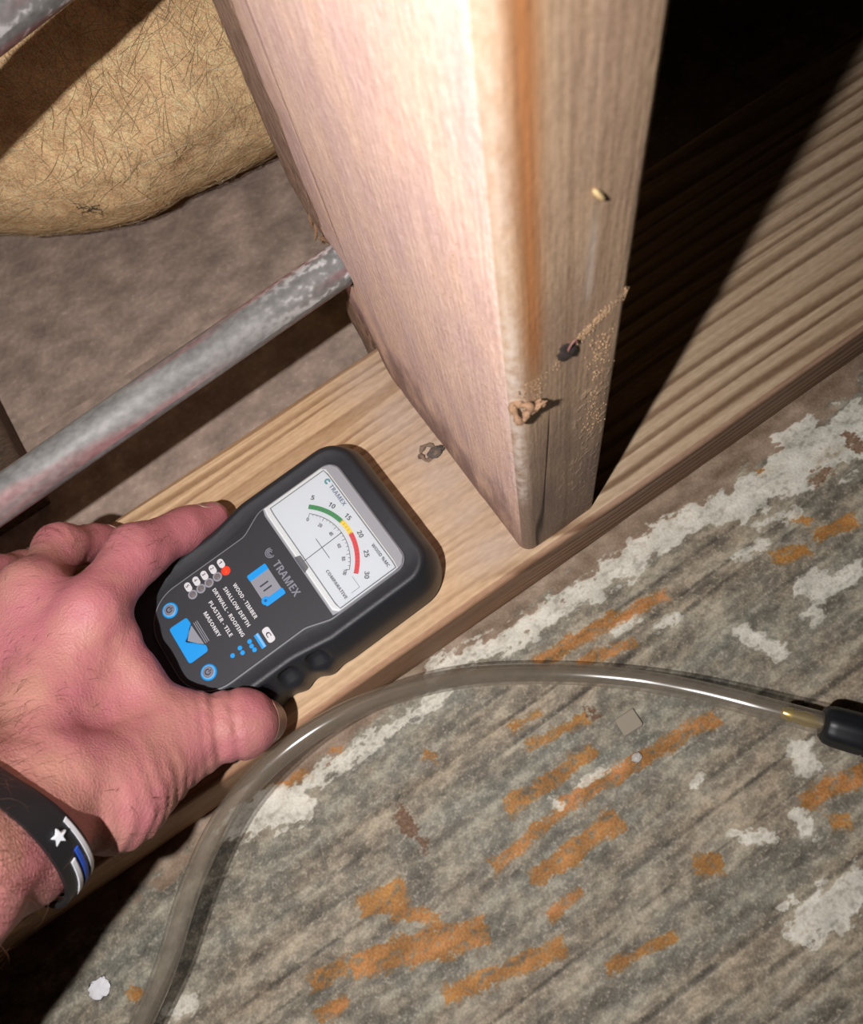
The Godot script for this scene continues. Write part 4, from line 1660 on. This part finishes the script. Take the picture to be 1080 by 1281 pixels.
func make_nail(o: Node, tip: Vector3, ax: Vector3, face: Vector3, half: float, length: float, m: Material) -> void:
	var up := (face - ax * face.dot(ax)).normalized()
	var side := ax.cross(up).normalized()
	var v := PackedVector3Array()
	var idx := PackedInt32Array()
	var nu := 10
	var nv := 10
	for e in 2:
		for j in nv + 1:
			var t := j / float(nv)
			for k in nu + 1:
				var s := k / float(nu) * 2.0 - 1.0
				var wide := half * (0.86 + 0.14 * sin(PI * t)) * sqrt(clampf(1.0 - pow(absf(t * 2.0 - 1.0), 5.0) * 0.5, 0.0, 1.0))
				var ang := s * wide / 0.0075
				var ray := up * cos(ang) + side * sin(ang)
				var p := onto_skin(tip + ax * (lerpf(-length * 0.62, length * 0.5, t)), ray)
				v.append(p + ray * (0.00022 if e == 0 else -0.0008))
	var w := nu + 1
	var half_n := (nv + 1) * w
	for j in nv:
		for k in nu:
			var i := j * w + k
			idx.append_array([i, i + 1, i + w, i + 1, i + w + 1, i + w])
			i += half_n
			idx.append_array([i, i + w, i + 1, i + 1, i + w, i + w + 1])
	var rim := []
	for k in nu + 1:
		rim.append(k)
	for j in range(1, nv + 1):
		rim.append(j * w + nu)
	for k in range(nu - 1, -1, -1):
		rim.append(nv * w + k)
	for j in range(nv - 1, 0, -1):
		rim.append(j * w)
	for k in rim.size():
		var a: int = rim[k]
		var b: int = rim[(k + 1) % rim.size()]
		idx.append_array([a, a + half_n, b, b, a + half_n, b + half_n])
	obj("fingernail", finish(v, PackedVector2Array(), idx), m, o)

# ------------------------------------------------------------ wristband
var band_mid := Vector3(-0.2032, 0.1380, -0.0030)
var band_axis := Vector3(0.62, -0.58, -0.42)

func band_strip(a0: float, a1: float, s0: float, s1: float, lift0: float, lift1: float, n: int) -> ArrayMesh:
	var ax := band_axis.normalized()
	var e1 := (Vector3.UP - ax * ax.y).normalized()
	var e2 := ax.cross(e1).normalized()
	var rings := []
	for k in n + 1:
		var a := lerpf(a0, a1, k / float(n))
		var dir := e1 * cos(a) + e2 * sin(a)
		var ring := PackedVector3Array()
		var m := 6
		for j in m + 1:
			var s := lerpf(s0, s1, j / float(m))
			var bow := 0.0006 * (1.0 - pow(s / 0.0066, 2.0))
			ring.append(band_surface(a, dir, s) + ax * s + dir * (lift1 + bow))
		for j in m + 1:
			var s := lerpf(s1, s0, j / float(m))
			ring.append(band_surface(a, dir, s) + ax * s + dir * lift0)
		rings.append(ring)
	return loft(rings)

var band_radius := []
func band_surface(a: float, dir: Vector3, s := 0.0) -> Vector3:
	var n := 96
	var ax := band_axis.normalized()
	if band_radius.is_empty():
		var e1 := (Vector3.UP - ax * ax.y).normalized()
		var e2 := ax.cross(e1).normalized()
		for row in 3:
			var from: Vector3 = band_mid + ax * (row - 1) * 0.006
			var raw := PackedFloat32Array()
			for k in n:
				var d := e1 * cos(TAU * k / n) + e2 * sin(TAU * k / n)
				raw.append((onto_skin(from, d) - from).length() + 0.0007 + 0.0035 * clampf(-d.y, 0.0, 1.0))
			var soft := PackedFloat32Array()
			for k in n:   # rubber bridges the hollows
				var sum := 0.0
				for q in range(-3, 4):
					sum += raw[posmod(k + q, n)]
				soft.append(maxf(sum / 7.0, raw[k] - 0.0003))
			band_radius.append(soft)
	var at := fposmod(a / TAU, 1.0) * n
	var i := int(at)
	var f := at - i
	var r0 := lerpf(band_radius[0][i % n], band_radius[0][(i + 1) % n], f)
	var r1 := lerpf(band_radius[1][i % n], band_radius[1][(i + 1) % n], f)
	var r2 := lerpf(band_radius[2][i % n], band_radius[2][(i + 1) % n], f)
	var u := clampf(s / 0.006, -1.1, 1.1)
	var r := r1 + 0.5 * (r2 - r0) * u
	return band_mid + dir * maxf(r, r1)  if u == 0.0 else band_mid + dir * r

func make_wristband() -> void:
	var o := base("wristband", Vector3.ZERO)
	tag(o, "black rubber wristband with white and blue stripes and a star round the wrist", "wristband")
	var black := mat(rgb8(26, 27, 31), 0.5)
	obj("band", band_strip(0.0, TAU, -0.0062, 0.0062, 0.0, 0.0016, 96), black, o)
	var white := mat(rgb8(226, 230, 236), 0.5)
	var blue := mat(rgb8(40, 84, 190), 0.5)
	obj("white_stripe", band_strip(BAND_A, BAND_A + 1.25, -0.0022, -0.0006, 0.0006, 0.0021, 30), white, o)
	obj("blue_stripe", band_strip(BAND_A - 0.05, BAND_A + 1.15, 0.0006, 0.0022, 0.0006, 0.0021, 30), blue, o)
	obj("white_stripe", band_strip(BAND_A - 0.3, BAND_A + 1.2, 0.0036, 0.0052, 0.0006, 0.0021, 30), white, o)
	# five-pointed star just before the stripes
	var ax := band_axis.normalized()
	var e1 := (Vector3.UP - ax * ax.y).normalized()
	var e2 := ax.cross(e1).normalized()
	var a := BAND_A - 0.27
	var dir := e1 * cos(a) + e2 * sin(a)
	var tng := -e1 * sin(a) + e2 * cos(a)
	var c := band_surface(a, dir) + dir * 0.0030 - ax * 0.0010
	var rings := []
	for e in [-0.0006, 0.0004]:
		var ring := PackedVector3Array()
		for k in 10:
			var r := 0.0026 if k % 2 == 0 else 0.0011
			var t := TAU * k / 10.0
			ring.append(c + (ax * cos(t) + tng * sin(t)) * r + dir * e)
		rings.append(ring)
	obj("star", loft(rings), white, o)

const BAND_A := 1.38

# ------------------------------------------------------------ clear hose and its fitting
func make_hose() -> void:
	var pts := spline([Vector3(-0.3082, 0.0100, 0.1225), Vector3(-0.2811, 0.0180, 0.0955), Vector3(-0.2506, 0.0280, 0.0723), Vector3(-0.2237, 0.0340, 0.0558), Vector3(-0.2002, 0.0380, 0.0369), Vector3(-0.1768, 0.0420, 0.0226), Vector3(-0.1557, 0.0450, 0.0157), Vector3(-0.1292, 0.0460, 0.0123), Vector3(-0.1023, 0.0420, 0.0135), Vector3(-0.0748, 0.0320, 0.0196), Vector3(-0.0485, 0.0220, 0.0302), Vector3(-0.0180, 0.0160, 0.0493), Vector3(0.0064, 0.0180, 0.0696), Vector3(0.0245, 0.0240, 0.0891), Vector3(0.0402, 0.0300, 0.1089), Vector3(0.0562, 0.0340, 0.1289)], 8)
	var clear := mat(Color(0.56, 0.52, 0.46, 0.23), 0.2)
	clear.transparency = BaseMaterial3D.TRANSPARENCY_ALPHA
	var o := base("clear_hose", Vector3.ZERO)
	tag(o, "clear vinyl hose arching over the stained concrete to a black fitting", "hose")
	obj("outer_wall", tube_along(pts, 0.0047, 28, PackedFloat32Array(), false), clear, o)
	obj("inner_wall", tube_along(pts, 0.0031, 24, PackedFloat32Array(), false), clear, o)
	var black := mat(rgb8(24, 26, 30), 0.45)
	var f := base("hose_fitting", Vector3(0.0549, 0.0340, 0.1276))
	tag(f, "black plastic barbed fitting at the right end of the clear hose", "fitting")
	var dir := Vector3(0.0114, 0.0, 0.0141).normalized()
	var prof := [[-0.0005, 0.0055], [0.0, 0.0078], [0.0012, 0.0092], [0.004, 0.0101], [0.010, 0.0103], [0.0150, 0.0104], [0.0154, 0.0098], [0.0162, 0.0098], [0.0166, 0.0106], [0.030, 0.0110], [0.040, 0.0110], [0.0415, 0.0098], [0.070, 0.0098], [0.0705, 0.004]]
	var body := PackedVector3Array()
	var rad := PackedFloat32Array()
	for p in prof:
		body.append(dir * p[0])
		rad.append(p[1] * 0.82)
	obj("collar", hexed(body, rad), black, f)
	obj("barb", tube_along(PackedVector3Array([dir * -0.016, dir * -0.0155, dir * -0.012, dir * -0.0115, dir * -0.007, dir * 0.0]), 0.002, 20, PackedFloat32Array([0.0018, 0.0022, 0.0031, 0.0022, 0.0031, 0.0022])), mat(rgb8(214, 190, 120), 0.3, 0.7), f)

func hexed(pts: PackedVector3Array, radii: PackedFloat32Array) -> ArrayMesh:   # round with softly flattened sides
	var rings := []
	var t := (pts[-1] - pts[0]).normalized()
	var s := t.cross(Vector3.UP).normalized()
	var up := s.cross(t)
	for i in pts.size():
		var ring := PackedVector3Array()
		for k in 48:
			var a := TAU * k / 48.0
			var r := radii[i] * (1.0 - 0.045 * pow(absf(sin(a * 4.0)), 3.0))
			ring.append(pts[i] + (s * cos(a) + up * sin(a)) * r)
		rings.append(ring)
	return loft(rings)

# ------------------------------------------------------------ small things
func make_small_things() -> void:
	var fl := obj("paint_flake", lump(0.0052, 0.0009, 0.0042, 61, 0.5), mat(rgb8(232, 232, 236), 0.6))
	fl.position = Vector3(-0.2689, 0.0004, 0.0424)
	tag(fl, "white paint flake on the concrete at lower left, beside the arm's shadow", "flake")
	var wd := mat(rgb8(104, 84, 66), 0.85)
	wd.albedo_texture = grain_texture(0.03, 91, FastNoiseLite.TYPE_SIMPLEX, Color(0.6, 0.6, 0.6), Color.WHITE)
	wd.uv1_triplanar = true
	wd.uv1_scale = Vector3(10, 10, 30)
	var sec := outline([[-0.0, 0.0, 1.0], [90.0, 0.0, 1.0], [90.0, 16.0, 1.5], [0.0, 16.0, 1.5]], 60)
	var rings := []
	for k in 12:
		var z := lerpf(-0.300, -0.190, k / 11.0)
		var ring := PackedVector3Array()
		for p in sec:
			var wob := noise_a.get_noise_3d(p.x * 0.2, p.y * 0.2, z * 60.0) * 0.0006
			ring.append(Vector3(-0.280 + p.x * 0.001 + wob, p.y * 0.001 + 0.0002, z))
		rings.append(ring)
	var bl := obj("wood_offcut", loft(rings), wd)
	tag(bl, "dark brown wood offcut lying on the concrete behind the conduit at the left edge", "offcut")
	for s in [[Vector3(-0.0106, 0.0006, 0.0976), 0.0026, rgb8(190, 186, 180), "small shiny grey pebble stuck in the orange glue stripe on the concrete"], [Vector3(-0.0040, 0.0003, 0.0834), 0.0058, rgb8(150, 140, 124), "flat square grey mortar chip on the concrete below the arch of the hose"]]:
		var big: bool = s[1] > 0.004
		var shape: ArrayMesh = slab(outline([[-5.5, -4.0, 0.8], [5.0, -4.6, 1.2], [5.6, 4.2, 0.6], [-4.8, 4.6, 1.4]], 60), 0.0, 1.1, 0.5) if big else lump(s[1], s[1] * 0.6, s[1] * 0.8, 71, 0.35)
		var p := obj("pebble" if not big else "mortar_chip", shape, mat(s[2], 0.3 if not big else 0.7))
		p.position = s[0]
		tag(p, s[3], "pebble" if not big else "chip")
